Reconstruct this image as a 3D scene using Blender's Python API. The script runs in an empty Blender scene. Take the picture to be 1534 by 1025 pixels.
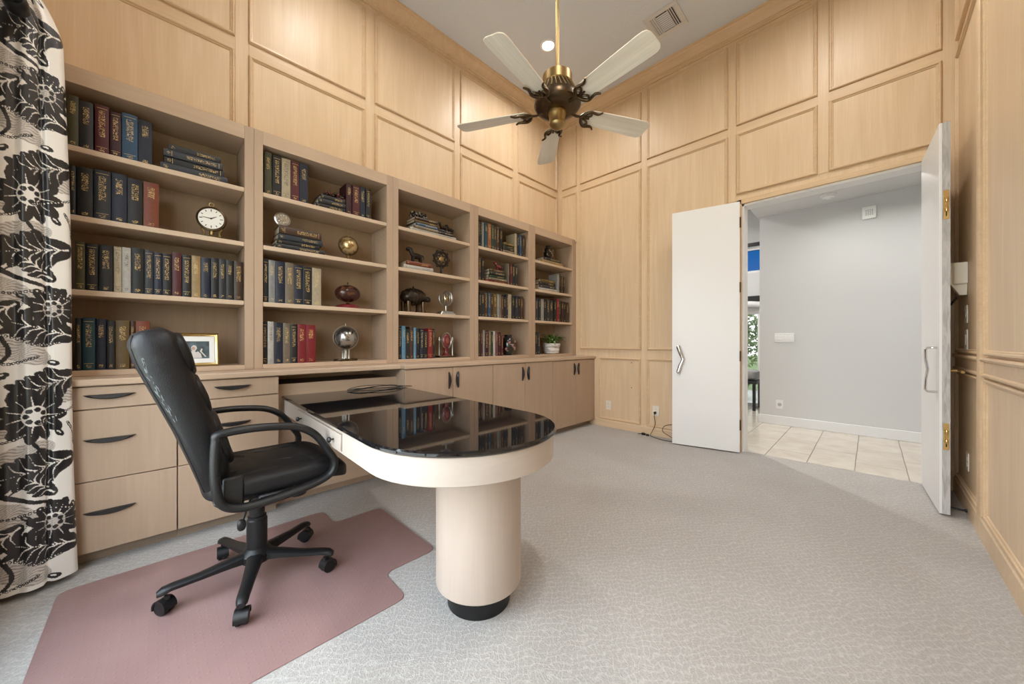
import bpy, bmesh, math, random
import numpy as np
from mathutils import Vector, Matrix
random.seed(7)
R = math.radians
PI = math.pi
C = bpy.context.scene.collection
SC = bpy.context.scene

# ------------------------------------------------------------------ camera, sky, exposure
CAM_H, FPX, HY, YAW = 1.08, 535.0, 513.7, R(45.1)
cam = bpy.data.objects.new('camera', bpy.data.cameras.new('camera'))
C.objects.link(cam)
cam.location = (0, 0, CAM_H)
cam.rotation_euler = (R(90), 0, YAW)
cam.data.sensor_fit = 'HORIZONTAL'
cam.data.sensor_width = 36
cam.data.lens = 36 * FPX / 1534
cam.data.shift_y = 1.2 / 1534
cam.data.clip_start = .02
SC.camera = cam

SKY_STRENGTH = 9.5
CAN_WATTS = 19.0
world = bpy.data.worlds.new('sky')
SC.world = world
world.use_nodes = True
wn, wl = world.node_tree.nodes, world.node_tree.links
wn.clear()
wo = wn.new('ShaderNodeOutputWorld')
wb = wn.new('ShaderNodeBackground')
tc = wn.new('ShaderNodeTexCoord')
sx = wn.new('ShaderNodeSeparateXYZ')
rp = wn.new('ShaderNodeValToRGB')
rp.color_ramp.elements[0].position = 0.0
rp.color_ramp.elements[0].color = (.97, .98, 1.0, 1)
rp.color_ramp.elements[1].position = 1.0
rp.color_ramp.elements[1].color = (.74, .86, 1.0, 1)
wl.new(tc.outputs['Generated'], sx.inputs[0])
wl.new(sx.outputs['Z'], rp.inputs[0])
wl.new(rp.outputs[0], wb.inputs[0])
wb.inputs[1].default_value = SKY_STRENGTH
wl.new(wb.outputs[0], wo.inputs[0])

SC.view_settings.view_transform = 'Standard'
SC.view_settings.look = 'None'
SC.view_settings.gamma = 1
SC.view_settings.use_curve_mapping = False
SC.view_settings.exposure = 0.19
SC.cycles.use_denoising = True
SC.cycles.max_bounces = 12
SC.cycles.diffuse_bounces = 7
SC.cycles.glossy_bounces = 5
SC.cycles.transparent_max_bounces = 12
SC.cycles.sample_clamp_indirect = 8
SC.cycles.caustics_reflective = False
SC.cycles.caustics_refractive = False

def portal(loc, rot, w, h):
    l = bpy.data.lights.new('window_portal', 'AREA')
    l.shape = 'RECTANGLE'; l.size = w; l.size_y = h
    l.cycles.is_portal = True
    o = bpy.data.objects.new('window_portal', l); C.objects.link(o)
    o.location = loc; o.rotation_euler = rot
    return o

# room, in metres (camera foot at the origin, y runs to the door wall)
XL, XR, YB, YF, ZC = -3.19, .445, 4.12, -.56, 4.25
WIN = (-2.3, .15, .25, 2.6)      # window behind the camera: x0 x1 z0 z1
portal(((WIN[0]+WIN[1])/2, YF-.04, (WIN[2]+WIN[3])/2), (R(90), 0, PI), WIN[1]-WIN[0], WIN[3]-WIN[2])
portal((-2.0, 7.24, 1.4), (R(-90), 0, PI), 1.9, 2.6)

# ------------------------------------------------------------------ pixel rays of the photograph
cy_, sy_ = math.cos(YAW), math.sin(YAW)
def ray(px, py):
    r = (px-767)/FPX
    return (r*cy_-sy_, r*sy_+cy_, -(py-HY)/FPX)
def onx(px, py, x):
    d = ray(px, py); t = x/d[0]
    return (x, d[1]*t, CAM_H+d[2]*t)

# ------------------------------------------------------------------ materials
def mat(name, col, rough=.5, metal=0.0, spec=.5, coat=0.0, emit=None, es=1.0, alpha=None, sheen=0):
    m = bpy.data.materials.new(name); m.use_nodes = True
    b = m.node_tree.nodes['Principled BSDF']
    b.inputs['Base Color'].default_value = (*col, 1)
    b.inputs['Roughness'].default_value = rough
    b.inputs['Metallic'].default_value = metal
    b.inputs['Specular IOR Level'].default_value = spec
    b.inputs['Coat Weight'].default_value = coat
    if sheen: b.inputs['Sheen Weight'].default_value = sheen
    if emit:
        b.inputs['Emission Color'].default_value = (*emit, 1)
        b.inputs['Emission Strength'].default_value = es
    return m
def nd(m, t, **kw):
    n = m.node_tree.nodes.new(t)
    for k, v in kw.items(): setattr(n, k, v)
    return n
def lk(m, a, b): m.node_tree.links.new(a, b)
def bsdf(m): return m.node_tree.nodes['Principled BSDF']
def coords(m, scale, rnd=0.0):
    t = nd(m, 'ShaderNodeTexCoord'); mp = nd(m, 'ShaderNodeMapping')
    mp.inputs['Scale'].default_value = scale
    lk(m, t.outputs['Object'], mp.inputs['Vector'])
    if rnd:
        oi = nd(m, 'ShaderNodeObjectInfo'); mu = nd(m, 'ShaderNodeMath', operation='MULTIPLY')
        mu.inputs[1].default_value = rnd
        lk(m, oi.outputs['Random'], mu.inputs[0])
        cb = nd(m, 'ShaderNodeCombineXYZ')
        for i in range(3): lk(m, mu.outputs[0], cb.inputs[i])
        lk(m, cb.outputs[0], mp.inputs['Location'])
    return mp.outputs[0]
def ramp(m, fac, stops):
    r = nd(m, 'ShaderNodeValToRGB'); e = r.color_ramp.elements
    e[0].position, e[0].color = stops[0][0], (*stops[0][1], 1)
    e[1].position, e[1].color = stops[-1][0], (*stops[-1][1], 1)
    for p, c in stops[1:-1]:
        k = e.new(p); k.color = (*c, 1)
    lk(m, fac, r.inputs[0])
    return r.outputs[0]
def bump(m, h, strength, dist):
    b = nd(m, 'ShaderNodeBump'); b.inputs['Strength'].default_value = strength
    b.inputs['Distance'].default_value = dist
    lk(m, h, b.inputs['Height']); lk(m, b.outputs[0], bsdf(m).inputs['Normal'])
def noise(m, vec, scale, detail=3, dist=0.0, rough=.5):
    n = nd(m, 'ShaderNodeTexNoise'); n.inputs['Scale'].default_value = scale
    n.inputs['Detail'].default_value = detail; n.inputs['Distortion'].default_value = dist
    n.inputs['Roughness'].default_value = rough
    if vec: lk(m, vec, n.inputs['Vector'])
    return n
def wood(name, light, dark, axis='Z', rough=.40, contrast=1.0, fig=1.0):
    """pale pickled wood: broad figure, fine grain along one axis"""
    m = mat(name, light, rough, spec=.35)
    s = {'Z': (9, 9, .8), 'X': (.8, 9, 9), 'Y': (9, .8, 9)}[axis]
    a = noise(m, coords(m, s, 40), 1.0 * fig, 4, 1.4)
    s2 = {'Z': (110, 110, 3), 'X': (3, 110, 110), 'Y': (110, 3, 110)}[axis]
    f = noise(m, coords(m, s2, 40), 1.0, 2)
    mx = nd(m, 'ShaderNodeMix'); mx.inputs[0].default_value = .38
    lk(m, a.outputs[0], mx.inputs['A']); lk(m, f.outputs[0], mx.inputs['B'])
    mid = tuple((a_+b_)/2 for a_, b_ in zip(light, dark))
    c = ramp(m, mx.outputs[0], [(.5-.2/contrast, dark), (.5, mid), (.5+.16/contrast, light)])
    lk(m, c, bsdf(m).inputs['Base Color'])
    bump(m, f.outputs[0], .05, .002)
    return m
WOOD = wood('pickled_maple_upright', (.69, .53, .36), (.60, .44, .275))
WOODH = wood('pickled_maple_level', (.68, .52, .35), (.59, .43, .268), 'X')
WOODM = wood('pickled_maple_moulding', (.65, .485, .315), (.55, .39, .235), 'X', .38)
CAB = wood('cabinet_veneer', (.435, .318, .228), (.38, .272, .19), 'Z', .42, .8)
CABH = wood('cabinet_edge', (.50, .375, .27), (.44, .32, .225), 'Y', .42, .8)
BACKW = wood('shaded_back_veneer', (.31, .215, .135), (.255, .172, .104), 'Z', .5, .8)  # browner veneer, its colour also darkened for the shade inside the bays
SHELFM = wood('shelf_veneer', (.55, .425, .31), (.485, .365, .26), 'Y', .42, .8)
DESKW = wood('desk_cream_veneer', (.47, .41, .362), (.43, .37, .322), 'Y', .40, .8)
COLW = wood('pedestal_cream_veneer', (.43, .355, .30), (.385, .315, .262), 'Z', .42, .8)
BLADE = wood('whitewashed_blade', (.86, .81, .72), (.70, .64, .54), 'X', .4, 1.2)

CARPET = mat('carpet', (.5, .47, .44), .95, spec=.12, sheen=.15)
v = coords(CARPET, (1, 1, 1))
def strands(rot, scale, dist):
    mp = nd(CARPET, 'ShaderNodeMapping'); mp.inputs['Rotation'].default_value = (0, 0, R(rot)); lk(CARPET, v, mp.inputs['Vector'])
    w = nd(CARPET, 'ShaderNodeTexWave'); w.inputs['Scale'].default_value = scale; w.inputs['Distortion'].default_value = dist
    w.inputs['Detail'].default_value = 2.5; w.inputs['Detail Scale'].default_value = 1.3
    lk(CARPET, mp.outputs[0], w.inputs['Vector'])
    return ramp(CARPET, w.outputs['Fac'], [(.72, (0, 0, 0)), (.98, (1, 1, 1))])
def mixf(a, b, f):
    q = nd(CARPET, 'ShaderNodeMix', data_type='RGBA'); q.inputs[0].default_value = f
    lk(CARPET, a, q.inputs[6]); lk(CARPET, b, q.inputs[7]); return q.outputs[2]
la, lb = strands(40, 11, 9), strands(-35, 14, 12)
weave = ramp(CARPET, noise(CARPET, v, 190, 2, .6).outputs[0], [(.3, (0, 0, 0)), (.7, (1, 1, 1))])
soil_ = noise(CARPET, v, 2.2, 3).outputs[0]
hgt = mixf(mixf(la, lb, .5), weave, .5)
cc = nd(CARPET, 'ShaderNodeMix', data_type='RGBA'); cc.inputs[0].default_value = .12
lk(CARPET, ramp(CARPET, hgt, [(.1, (.325, .307, .287)), (.85, (.485, .465, .445))]), cc.inputs[6])
lk(CARPET, ramp(CARPET, soil_, [(.35, (.30, .27, .23)), (.65, (.47, .455, .44))]), cc.inputs[7])
lk(CARPET, cc.outputs[2], bsdf(CARPET).inputs['Base Color'])
bump(CARPET, hgt, .5, .004)

CEIL = mat('ceiling_paint', (.60, .645, .70), .9, spec=.2)
n = noise(CEIL, coords(CEIL, (1, 1, 1)), 45, 4); bump(CEIL, n.outputs[0], .35, .006)
HALLP = mat('hall_paint', (.62, .62, .62), .8, spec=.2)
n = noise(HALLP, coords(HALLP, (1, 1, 1)), 60, 3); bump(HALLP, n.outputs[0], .08, .003)
DOORW = mat('door_white_paint', (.75, .75, .745), .38, spec=.4)
n = noise(DOORW, coords(DOORW, (3, 3, .6)), 5, 3); bump(DOORW, n.outputs[0], .04, .003)
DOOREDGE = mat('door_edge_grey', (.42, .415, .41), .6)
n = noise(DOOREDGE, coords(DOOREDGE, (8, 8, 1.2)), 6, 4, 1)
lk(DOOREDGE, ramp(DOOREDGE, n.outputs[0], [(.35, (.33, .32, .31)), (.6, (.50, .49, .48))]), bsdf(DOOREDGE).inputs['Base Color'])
TRIMW = mat('white_trim_paint', (.74, .74, .74), .45)
TILE = mat('cream_floor_tile', (.58, .52, .44), .12, spec=.5)
n = noise(TILE, coords(TILE, (1, 1, 1), 30), 5, 4, .6)
lk(TILE, ramp(TILE, n.outputs[0], [(.3, (.52, .46, .385)), (.7, (.62, .565, .49))]), bsdf(TILE).inputs['Base Color'])
GROUT = mat('tile_grout', (.36, .33, .29), .9)
BLACKP = mat('black_plastic', (.007, .007, .0075), .42, spec=.38)
LEATHER = mat('black_leather', (.006, .006, .007), .44, spec=.30)
n = noise(LEATHER, coords(LEATHER, (1, 1, 1)), 14, 4); n2 = noise(LEATHER, coords(LEATHER, (1, 1, 1)), 260, 2)
mx = nd(LEATHER, 'ShaderNodeMix'); mx.inputs[0].default_value = .25
lk(LEATHER, n.outputs[0], mx.inputs['A']); lk(LEATHER, n2.outputs[0], mx.inputs['B'])
bump(LEATHER, mx.outputs[0], .35, .008)
SCUFF = mat('leather_scuff', (.17, .19, .20), .7)
BLACKM = mat('black_satin_metal', (.018, .018, .02), .35, .2)
STONE = mat('black_polished_top', (.006, .006, .007), .035, spec=.55)
n = noise(STONE, coords(STONE, (1, 1, 1)), 260, 1)
lk(STONE, ramp(STONE, n.outputs[0], [(.74, (.006, .006, .007)), (.80, (.05, .05, .05))]), bsdf(STONE).inputs['Base Color'])
MATM = mat('mauve_vinyl', (.36, .205, .195), .30, spec=.45)
v = coords(MATM, (1, 1, 1)); n = noise(MATM, v, 3.2, 4, .4)
lk(MATM, ramp(MATM, n.outputs[0], [(.3, (.24, .145, .138)), (.7, (.30, .188, .178))]), bsdf(MATM).inputs['Base Color'])
vr = nd(MATM, 'ShaderNodeTexVoronoi'); vr.inputs['Scale'].default_value = 42; vr.inputs['Randomness'].default_value = .15
lk(MATM, v, vr.inputs['Vector'])
st = ramp(MATM, vr.outputs['Distance'], [(.10, (1, 1, 1)), (.22, (0, 0, 0))]); bump(MATM, st, .25, .002)
BRASS = mat('antique_brass', (.36, .25, .11), .36, 1.0)
BRASSD = mat('dark_bronze', (.10, .066, .036), .33, .9)
GOLD = mat('polished_gold', (.62, .45, .19), .26, 1.0)
CHROME = mat('chrome', (.72, .72, .72), .12, 1.0)
NICKEL = mat('dull_nickel', (.42, .39, .35), .3, 1.0)
SILVER = mat('old_silver', (.45, .44, .41), .28, 1.0)
IVORY = mat('ivory_plastic', (.72, .68, .58), .4)
WHITEP = mat('white_plastic', (.78, .78, .77), .35)
GREYP = mat('grey_plastic', (.40, .40, .40), .5)
DARKV = mat('dark_void', (.01, .01, .01), .8)
VENTM = mat('vent_enamel', (.58, .58, .58), .5)
PAGES = mat('book_pages', (.55, .48, .36), .85)
n = noise(PAGES, coords(PAGES, (300, 300, 1)), 1, 1)
lk(PAGES, ramp(PAGES, n.outputs[0], [(.3, (.42, .36, .26)), (.7, (.60, .53, .41))]), bsdf(PAGES).inputs['Base Color'])
LAMP = mat('lit_lens', (1, 1, 1), .5, emit=(1, .96, .9), es=4)
GLASS = mat('window_glass', (1, 1, 1), .02)
def clear_glass(m, tint):
    nt = m.node_tree; out = nt.nodes['Material Output']
    tr = nd(m, 'ShaderNodeBsdfTransparent'); tr.inputs[0].default_value = (*tint, 1)
    gl = nd(m, 'ShaderNodeBsdfGlossy'); gl.inputs['Roughness'].default_value = .02
    ms = nd(m, 'ShaderNodeMixShader'); ms.inputs[0].default_value = .05
    lk(m, tr.outputs[0], ms.inputs[1]); lk(m, gl.outputs[0], ms.inputs[2]); lk(m, ms.outputs[0], out.inputs[0])
clear_glass(GLASS, (.93, .95, .95))
SKYGLASS = mat('sky_tint_glass', (1, 1, 1), .02); clear_glass(SKYGLASS, (.034, .112, .20))  # the sky's blue and its lower brightness are put into the pane tint
DIMGLASS = mat('view_dimming_glass', (1, 1, 1), .02); clear_glass(DIMGLASS, (.42, .43, .42))  # pane tint put in to dim the bright view outdoors

def book_material():
    """cloth in the object's own colour with gilt lettering printed on the spine"""
    m = mat('book_cloth', (.1, .1, .1), .48, spec=.4)
    oi = nd(m, 'ShaderNodeObjectInfo'); uv = nd(m, 'ShaderNodeUVMap', uv_map='spine')
    sp = nd(m, 'ShaderNodeSeparateXYZ'); lk(m, uv.outputs[0], sp.inputs[0])
    def mth(op, a, b=None):
        q = nd(m, 'ShaderNodeMath', operation=op)
        for i, x in enumerate((a, b)):
            if x is None: continue
            if isinstance(x, (int, float)): q.inputs[i].default_value = x
            else: lk(m, x, q.inputs[i])
        return q.outputs[0]
    U, Vv = sp.outputs['X'], sp.outputs['Y']
    def band(x, a, b): return mth('MULTIPLY', mth('GREATER_THAN', x, a), mth('LESS_THAN', x, b))
    rnd = oi.outputs['Random']
    lo = mth('SUBTRACT', .66, mth('MULTIPLY', rnd, .34))
    title = mth('MULTIPLY', band(Vv, lo, .88), band(U, .27, .73))
    foot = mth('MULTIPLY', band(Vv, .045, .105), band(U, .30, .70))
    cb = nd(m, 'ShaderNodeCombineXYZ')
    lk(m, mth('ADD', mth('MULTIPLY', U, 5.2), mth('MULTIPLY', rnd, 37)), cb.inputs[0])
    lk(m, mth('ADD', mth('MULTIPLY', Vv, 46), mth('MULTIPLY', rnd, 91)), cb.inputs[1])
    nz = noise(m, cb.outputs[0], 1.0, 1, .9)
    ink = mth('MULTIPLY', mth('GREATER_THAN', nz.outputs[0], .52), mth('LESS_THAN', nz.outputs[0], .60))
    rules = mth('ADD', mth('MULTIPLY', band(Vv, .925, .932), band(U, .12, .88)), mth('MULTIPLY', band(Vv, .125, .131), band(U, .12, .88)))
    g = mth('MULTIPLY', mth('MINIMUM', mth('ADD', mth('MULTIPLY', mth('ADD', title, foot), ink), mth('MULTIPLY', rules, mth('GREATER_THAN', rnd, .6))), 1.0), .9)
    # wear
    nw = noise(m, coords(m, (1, 1, 1), 20), 60, 4)
    hs = nd(m, 'ShaderNodeHueSaturation'); lk(m, oi.outputs['Color'], hs.inputs['Color'])
    lk(m, mth('ADD', .75, mth('MULTIPLY', nw.outputs[0], .5)), hs.inputs['Value'])
    sep = nd(m, 'ShaderNodeSeparateColor', mode='HSV'); lk(m, oi.outputs['Color'], sep.inputs[0])
    dark = mth('LESS_THAN', sep.outputs[2], .32)
    gcol = nd(m, 'ShaderNodeMix', data_type='RGBA')
    lk(m, dark, gcol.inputs[0]); gcol.inputs[6].default_value = (.05, .035, .03, 1); gcol.inputs[7].default_value = (.62, .43, .17, 1)
    mxx = nd(m, 'ShaderNodeMix', data_type='RGBA')
    lk(m, g, mxx.inputs[0]); lk(m, hs.outputs[0], mxx.inputs[6]); lk(m, gcol.outputs[2], mxx.inputs[7])
    lk(m, mxx.outputs[2], bsdf(m).inputs['Base Color'])
    return m
BOOKM = book_material()

# ------------------------------------------------------------------ mesh helpers
class MB:
    def __init__(self): self.v = []; self.f = []
    def add(self, vs, fs):
        b = len(self.v); self.v += [tuple(p) for p in vs]; self.f += [tuple(i+b for i in q) for q in fs]; return self
    def box(self, x0, x1, y0, y1, z0, z1, c=0.0):
        if x0 > x1: x0, x1 = x1, x0
        if y0 > y1: y0, y1 = y1, y0
        if z0 > z1: z0, z1 = z1, z0
        if c <= 0:
            vs = [(x, y, z) for x in (x0, x1) for y in (y0, y1) for z in (z0, z1)]
            return self.add(vs, [(0, 1, 3, 2), (4, 6, 7, 5), (0, 4, 5, 1), (2, 3, 7, 6), (0, 2, 6, 4), (1, 5, 7, 3)])
        c = min(c, (x1-x0)*.45, (y1-y0)*.45, (z1-z0)*.45)
        lo, hi = (x0, y0, z0), (x1, y1, z1); vs = []; idx = {}
        for s in [(a, b, d) for a in (0, 1) for b in (0, 1) for d in (0, 1)]:
            for ax in range(3):
                p = []
                for k in range(3):
                    e = (lo, hi)[s[k]][k]
                    p.append(e if k == ax else e + (c if s[k] == 0 else -c))
                idx[s, ax] = len(vs); vs.append(p)
        fs = []
        for ax in range(3):
            o1, o2 = [k for k in range(3) if k != ax]
            for sd in (0, 1):
                q = []
                for a, b in ((0, 0), (1, 0), (1, 1), (0, 1)):
                    s = [0]*3; s[ax] = sd; s[o1] = a; s[o2] = b; q.append(idx[tuple(s), ax])
                fs.append(q)
            for a in (0, 1):
                for b in (0, 1):
                    s0 = [0]*3; s1 = [0]*3; s0[ax] = 0; s1[ax] = 1
                    for s in (s0, s1): s[o1] = a; s[o2] = b
                    s0, s1 = tuple(s0), tuple(s1)
                    fs.append((idx[s0, o1], idx[s1, o1], idx[s1, o2], idx[s0, o2]))
        for s in [(a, b, d) for a in (0, 1) for b in (0, 1) for d in (0, 1)]:
            fs.append((idx[s, 0], idx[s, 1], idx[s, 2]))
        return self.add(vs, fs)
    def loft(self, rings, closed=True, cap=True):
        n = len(rings[0]); vs = [p for r in rings for p in r]; fs = []
        for i in range(len(rings)-1):
            for j in range(n if closed else n-1):
                k = (j+1) % n
                fs.append((i*n+j, i*n+k, (i+1)*n+k, (i+1)*n+j))
        if cap and closed:
            fs.append(tuple(range(n))); fs.append(tuple(range((len(rings)-1)*n, len(rings)*n)))
        return self.add(vs, fs)
    def loop(self, rings):
        n = len(rings[0]); m = len(rings); vs = [p for r in rings for p in r]
        return self.add(vs, [(i*n+j, i*n+(j+1) % n, ((i+1) % m)*n+(j+1) % n, ((i+1) % m)*n+j) for i in range(m) for j in range(n)])
    def lathe(self, prof, seg=24, c=(0, 0, 0), axis='Z', cap=True):
        rings = []
        for r, h in prof:
            ring = []
            for k in range(seg):
                a = 2*PI*k/seg; p, q = r*math.cos(a), r*math.sin(a)
                ring.append({'Z': (c[0]+p, c[1]+q, c[2]+h), 'Y': (c[0]+p, c[1]+h, c[2]+q), 'X': (c[0]+h, c[1]+p, c[2]+q)}[axis])
            rings.append(ring)
        return self.loft(rings, True, cap)
    def tube(self, pts, rad, seg=8, closed=False, flat=1.0, up=None):
        P = [Vector(p) for p in pts]; n = len(P); rings = []
        rr = [float(q) for q in np.interp(np.linspace(0, 1, n), np.linspace(0, 1, len(rad)), rad)] if isinstance(rad, (list, tuple)) else [rad]*n
        prev = None
        for i in range(n):
            a = P[(i-1) % n] if (closed or i > 0) else P[i]
            b = P[(i+1) % n] if (closed or i < n-1) else P[i]
            t = (b-a).normalized()
            if up is not None: s = Vector(up) - t*t.dot(Vector(up))
            elif prev is None: s = t.orthogonal()
            else: s = prev - t*t.dot(prev)
            if s.length < 1e-6: s = t.orthogonal()
            s.normalize(); prev = s; u = t.cross(s)
            rings.append([tuple(P[i] + s*(rr[i]*flat*math.cos(2*PI*k/seg)) + u*(rr[i]*math.sin(2*PI*k/seg))) for k in range(seg)])
        return self.loop(rings) if closed else self.loft(rings)
    def prism(self, poly, z0, z1, c=0.0):
        """polygon in xy (counter-clockwise) extruded in z, edges eased by c"""
        if c <= 0: return self.loft([[(x, y, z0) for x, y in poly], [(x, y, z1) for x, y in poly]])
        n = len(poly); ins = []
        for i in range(n):
            a, b, d = Vector(poly[i-1]), Vector(poly[i]), Vector(poly[(i+1) % n])
            e1 = (b-a).normalized(); e2 = (d-b).normalized()
            n1 = Vector((-e1.y, e1.x)); n2 = Vector((-e2.y, e2.x)); w = (n1+n2)
            w = w/max(w.length_squared, .2)*2 if w.length > 1e-6 else n1
            ins.append(b + w*c)
        return self.loft([[(p.x, p.y, z0) for p in ins], [(*p, z0+c) for p in poly], [(*p, z1-c) for p in poly], [(p.x, p.y, z1) for p in ins]])
    def ell(self, c, a, e1=1.0, e2=1.0, nu=20, nv=12, fn=None):
        """superellipsoid"""
        sg = lambda w, e: math.copysign(abs(w)**e, w)
        rings = []
        for i in range(1, nv):
            ph = -PI/2 + PI*i/nv
            ring = []
            for k in range(nu):
                th = 2*PI*k/nu
                p = [a[0]*sg(math.cos(ph), e1)*sg(math.cos(th), e2), a[1]*sg(math.cos(ph), e1)*sg(math.sin(th), e2), a[2]*sg(math.sin(ph), e1)]
                if fn: p = fn(*p)
                ring.append((c[0]+p[0], c[1]+p[1], c[2]+p[2]))
            rings.append(ring)
        return self.loft(rings)
def spline(P, n=8, closed=False):
    P = [Vector(p) for p in P]; out = []; m = len(P)
    for i in range(m if closed else m-1):
        g = lambda k: P[k % m] if closed else P[max(0, min(m-1, k))]
        a, b, c, d = g(i-1), g(i), g(i+1), g(i+2)
        for k in range(n):
            t = k/n
            out.append(tuple(.5*((2*b)+(c-a)*t+(2*a-5*b+4*c-d)*t*t+(3*b-a-3*c+d)*t**3)))
    if not closed: out.append(tuple(P[-1]))
    return out
def rrect(x0, x1, y0, y1, r, n=5):
    o = []
    for cx, cy, a0 in ((x1-r, y1-r, 0), (x0+r, y1-r, 90), (x0+r, y0+r, 180), (x1-r, y0+r, 270)):
        for k in range(n+1):
            a = R(a0+90*k/n); o.append((cx+r*math.cos(a), cy+r*math.sin(a)))
    return o
def mesh_of(mb, name, angle=38):
    me = bpy.data.meshes.new(name)
    me.from_pydata(mb.v, [], mb.f)
    bm = bmesh.new(); bm.from_mesh(me); bmesh.ops.recalc_face_normals(bm, faces=bm.faces); bm.to_mesh(me); bm.free()
    me.shade_smooth(); me.set_sharp_from_angle(angle=R(angle))
    return me
def obj(name, mb, m, parent=None, loc=(0, 0, 0), rot=(0, 0, 0), label=None, angle=38):
    me = mb if isinstance(mb, bpy.types.Mesh) else mesh_of(mb, name, angle)
    if m is not None and not me.materials: me.materials.append(m)
    o = bpy.data.objects.new(name, me); C.objects.link(o)
    o.location = loc; o.rotation_euler = rot
    if parent: o.parent = parent
    if label: o['label'] = label
    return o
def tag(o, label, cat, group=None):
    o['label'] = label; o['category'] = cat
    if group: o['group'] = group
    return o
def thing(name, label, cat, loc=(0, 0, 0), rz=0.0, group=None):
    o = bpy.data.objects.new(name, None); C.objects.link(o)
    o.empty_display_size = .05
    o.location = loc; o.rotation_euler = (0, 0, rz)
    return tag(o, label, cat, group)
def struct(name, mb, m, label=None, cat=None, **kw):
    o = obj(name, mb, m, **kw); o['kind'] = 'structure'
    if label: o['label'] = label
    if cat: o['category'] = cat
    return o

# ------------------------------------------------------------------ the setting
floor = struct('floor', MB().box(XL-.1, XR+.1, YF-.1, YB+.035, -.08, 0), CARPET, 'pale grey carpet with a swirling sculpted loop pattern', 'floor')
ceiling = struct('ceiling', MB().box(XL-.1, XR+.1, YF-.1, YB+.13, ZC, ZC+.1), CEIL, 'grey textured plaster ceiling over the study', 'ceiling')
wall_left = struct('wall_left', MB().box(XL-.1, XL, YF-.1, YB+.13, 0, ZC), WOOD, 'pale maple panelled wall above the bookcases', 'wall')
wall_right = struct('wall_right', MB().box(XR, XR+.1, YF-.1, YB+.13, 0, ZC), WOOD, 'pale maple panelled wall beside the open door leaf', 'wall')
OX0, OX1, OZ = -.90, .305, 2.455
m_ = MB().box(XL, OX0, YB, YB+.13, 0, ZC).box(OX1, XR, YB, YB+.13, 0, ZC).box(OX0, OX1, YB, YB+.13, OZ, ZC)
wall_back = struct('wall_back', m_, WOOD, 'pale maple panelled wall around the double doorway', 'wall')
m_ = MB().box(XL, WIN[0], YF-.1, YF, 0, ZC).box(WIN[1], XR, YF-.1, YF, 0, ZC).box(WIN[0], WIN[1], YF-.1, YF, 0, WIN[2]).box(WIN[0], WIN[1], YF-.1, YF, WIN[3], ZC)
wall_front = struct('wall_front', m_, WOOD, 'maple wall with the daylight window and curtain', 'wall')

PROF = [(0, 0), (.002, .013), (.008, .019), (.015, .018), (.020, .011), (.026, .010), (.031, .003), (.034, 0)]
def moulding_mesh(w, h):
    mb = MB(); rings = []
    for d, t in PROF:
        x, z = w/2-d, h/2-d
        rings.append([(-x, t, -z), (x, t, -z), (x, t, z), (-x, t, z)])
    return mb.loft(rings, True, False)
_mc = {}
def wall_frame(wall, u0, u1, z0, z1):
    """one applied-moulding panel on a wall: the board and its mitred frame"""
    w, h = abs(u1-u0), z1-z0
    uc, zc = (u0+u1)/2, (z0+z1)/2
    loc, rz = {'L': ((XL, uc, zc), R(-90)), 'B': ((uc, YB, zc), PI), 'R': ((XR, uc, zc), R(90))}[wall]
    par = {'L': wall_left, 'B': wall_back, 'R': wall_right}[wall]
    k = (round(w, 3), round(h, 3))
    if k not in _mc:
        p = mesh_of(MB().box(-w/2+.03, w/2-.03, -.004, .004, -h/2+.03, h/2-.03), 'panel'); p.materials.append(WOOD)
        q = mesh_of(moulding_mesh(w, h), 'panel_moulding', 25); q.materials.append(WOODM)
        _mc[k] = (p, q)
    p, q = _mc[k]
    obj('panel', p, None, par, loc, (0, 0, rz)); obj('panel_moulding', q, None, par, loc, (0, 0, rz))
ZU0, ZU1, ZM1 = 3.258, 4.08, 3.168
# left wall above the bookcases: two rows
cols = [(-.47, .397), (.475, 1.324), (1.41, 2.294), (2.37, 3.191), (3.282, 4.085)]
for a, b in cols:
    wall_frame('L', a, b, ZU0, ZU1); wall_frame('L', a, b, 2.46, ZM1)
# back wall
bc = [(-3.113, -2.864), (-2.809, -1.938), (-1.865, -1.023), (-.948, -.327), (-.254, .374)]
for i, (a, b) in enumerate(bc):
    wall_frame('B', a, b, ZU0-.01, ZU1)
    wall_frame('B', a, b, 2.56 if i > 2 else (2.47 if i == 0 else .995), ZM1)
wall_frame('B', -2.515, -1.942, .095, .893); wall_frame('B', -1.868, -1.023, .095, .893)
# right wall
rc = [(3.30, 4.06), (2.30, 3.16), (1.3, 2.2), (.3, 1.2), (-.46, .2)]
for a, b in rc:
    wall_frame('R', a, b, ZU0-.02, ZU1); wall_frame('R', a, b, 1.01, 3.13); wall_frame('R', a, b, .13, .885)
# flat stiles and rails between the panels
def board(wall, u0, u1, z0, z1, m):
    par = {'L': wall_left, 'B': wall_back, 'R': wall_right}[wall]
    t = .0025; uc, zc, w, h = (u0+u1)/2, (z0+z1)/2, abs(u1-u0), z1-z0
    loc, rz = {'L': ((XL, uc, zc), R(-90)), 'B': ((uc, YB, zc), PI), 'R': ((XR, uc, zc), R(90))}[wall]
    obj('stile' if h > w else 'rail', MB().box(-w/2, w/2, -.004, t, -h/2, h/2), m, par, loc, (0, 0, rz))
for u in (.436, 1.367, 2.332, 3.2365): board('L', u-.037, u+.037, 2.46, 4.12, WOOD)
for a, b in cols: board('L', a+.004, b-.004, ZM1+.002, ZU0-.002, WOODH)
for u0, u1, z0 in ((-2.862, -2.811, 2.51), (-1.936, -1.867, .1), (-1.021, -.950, 2.5), (-.325, -.256, 2.56)): board('B', u0, u1, z0, 4.12, WOOD)
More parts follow.
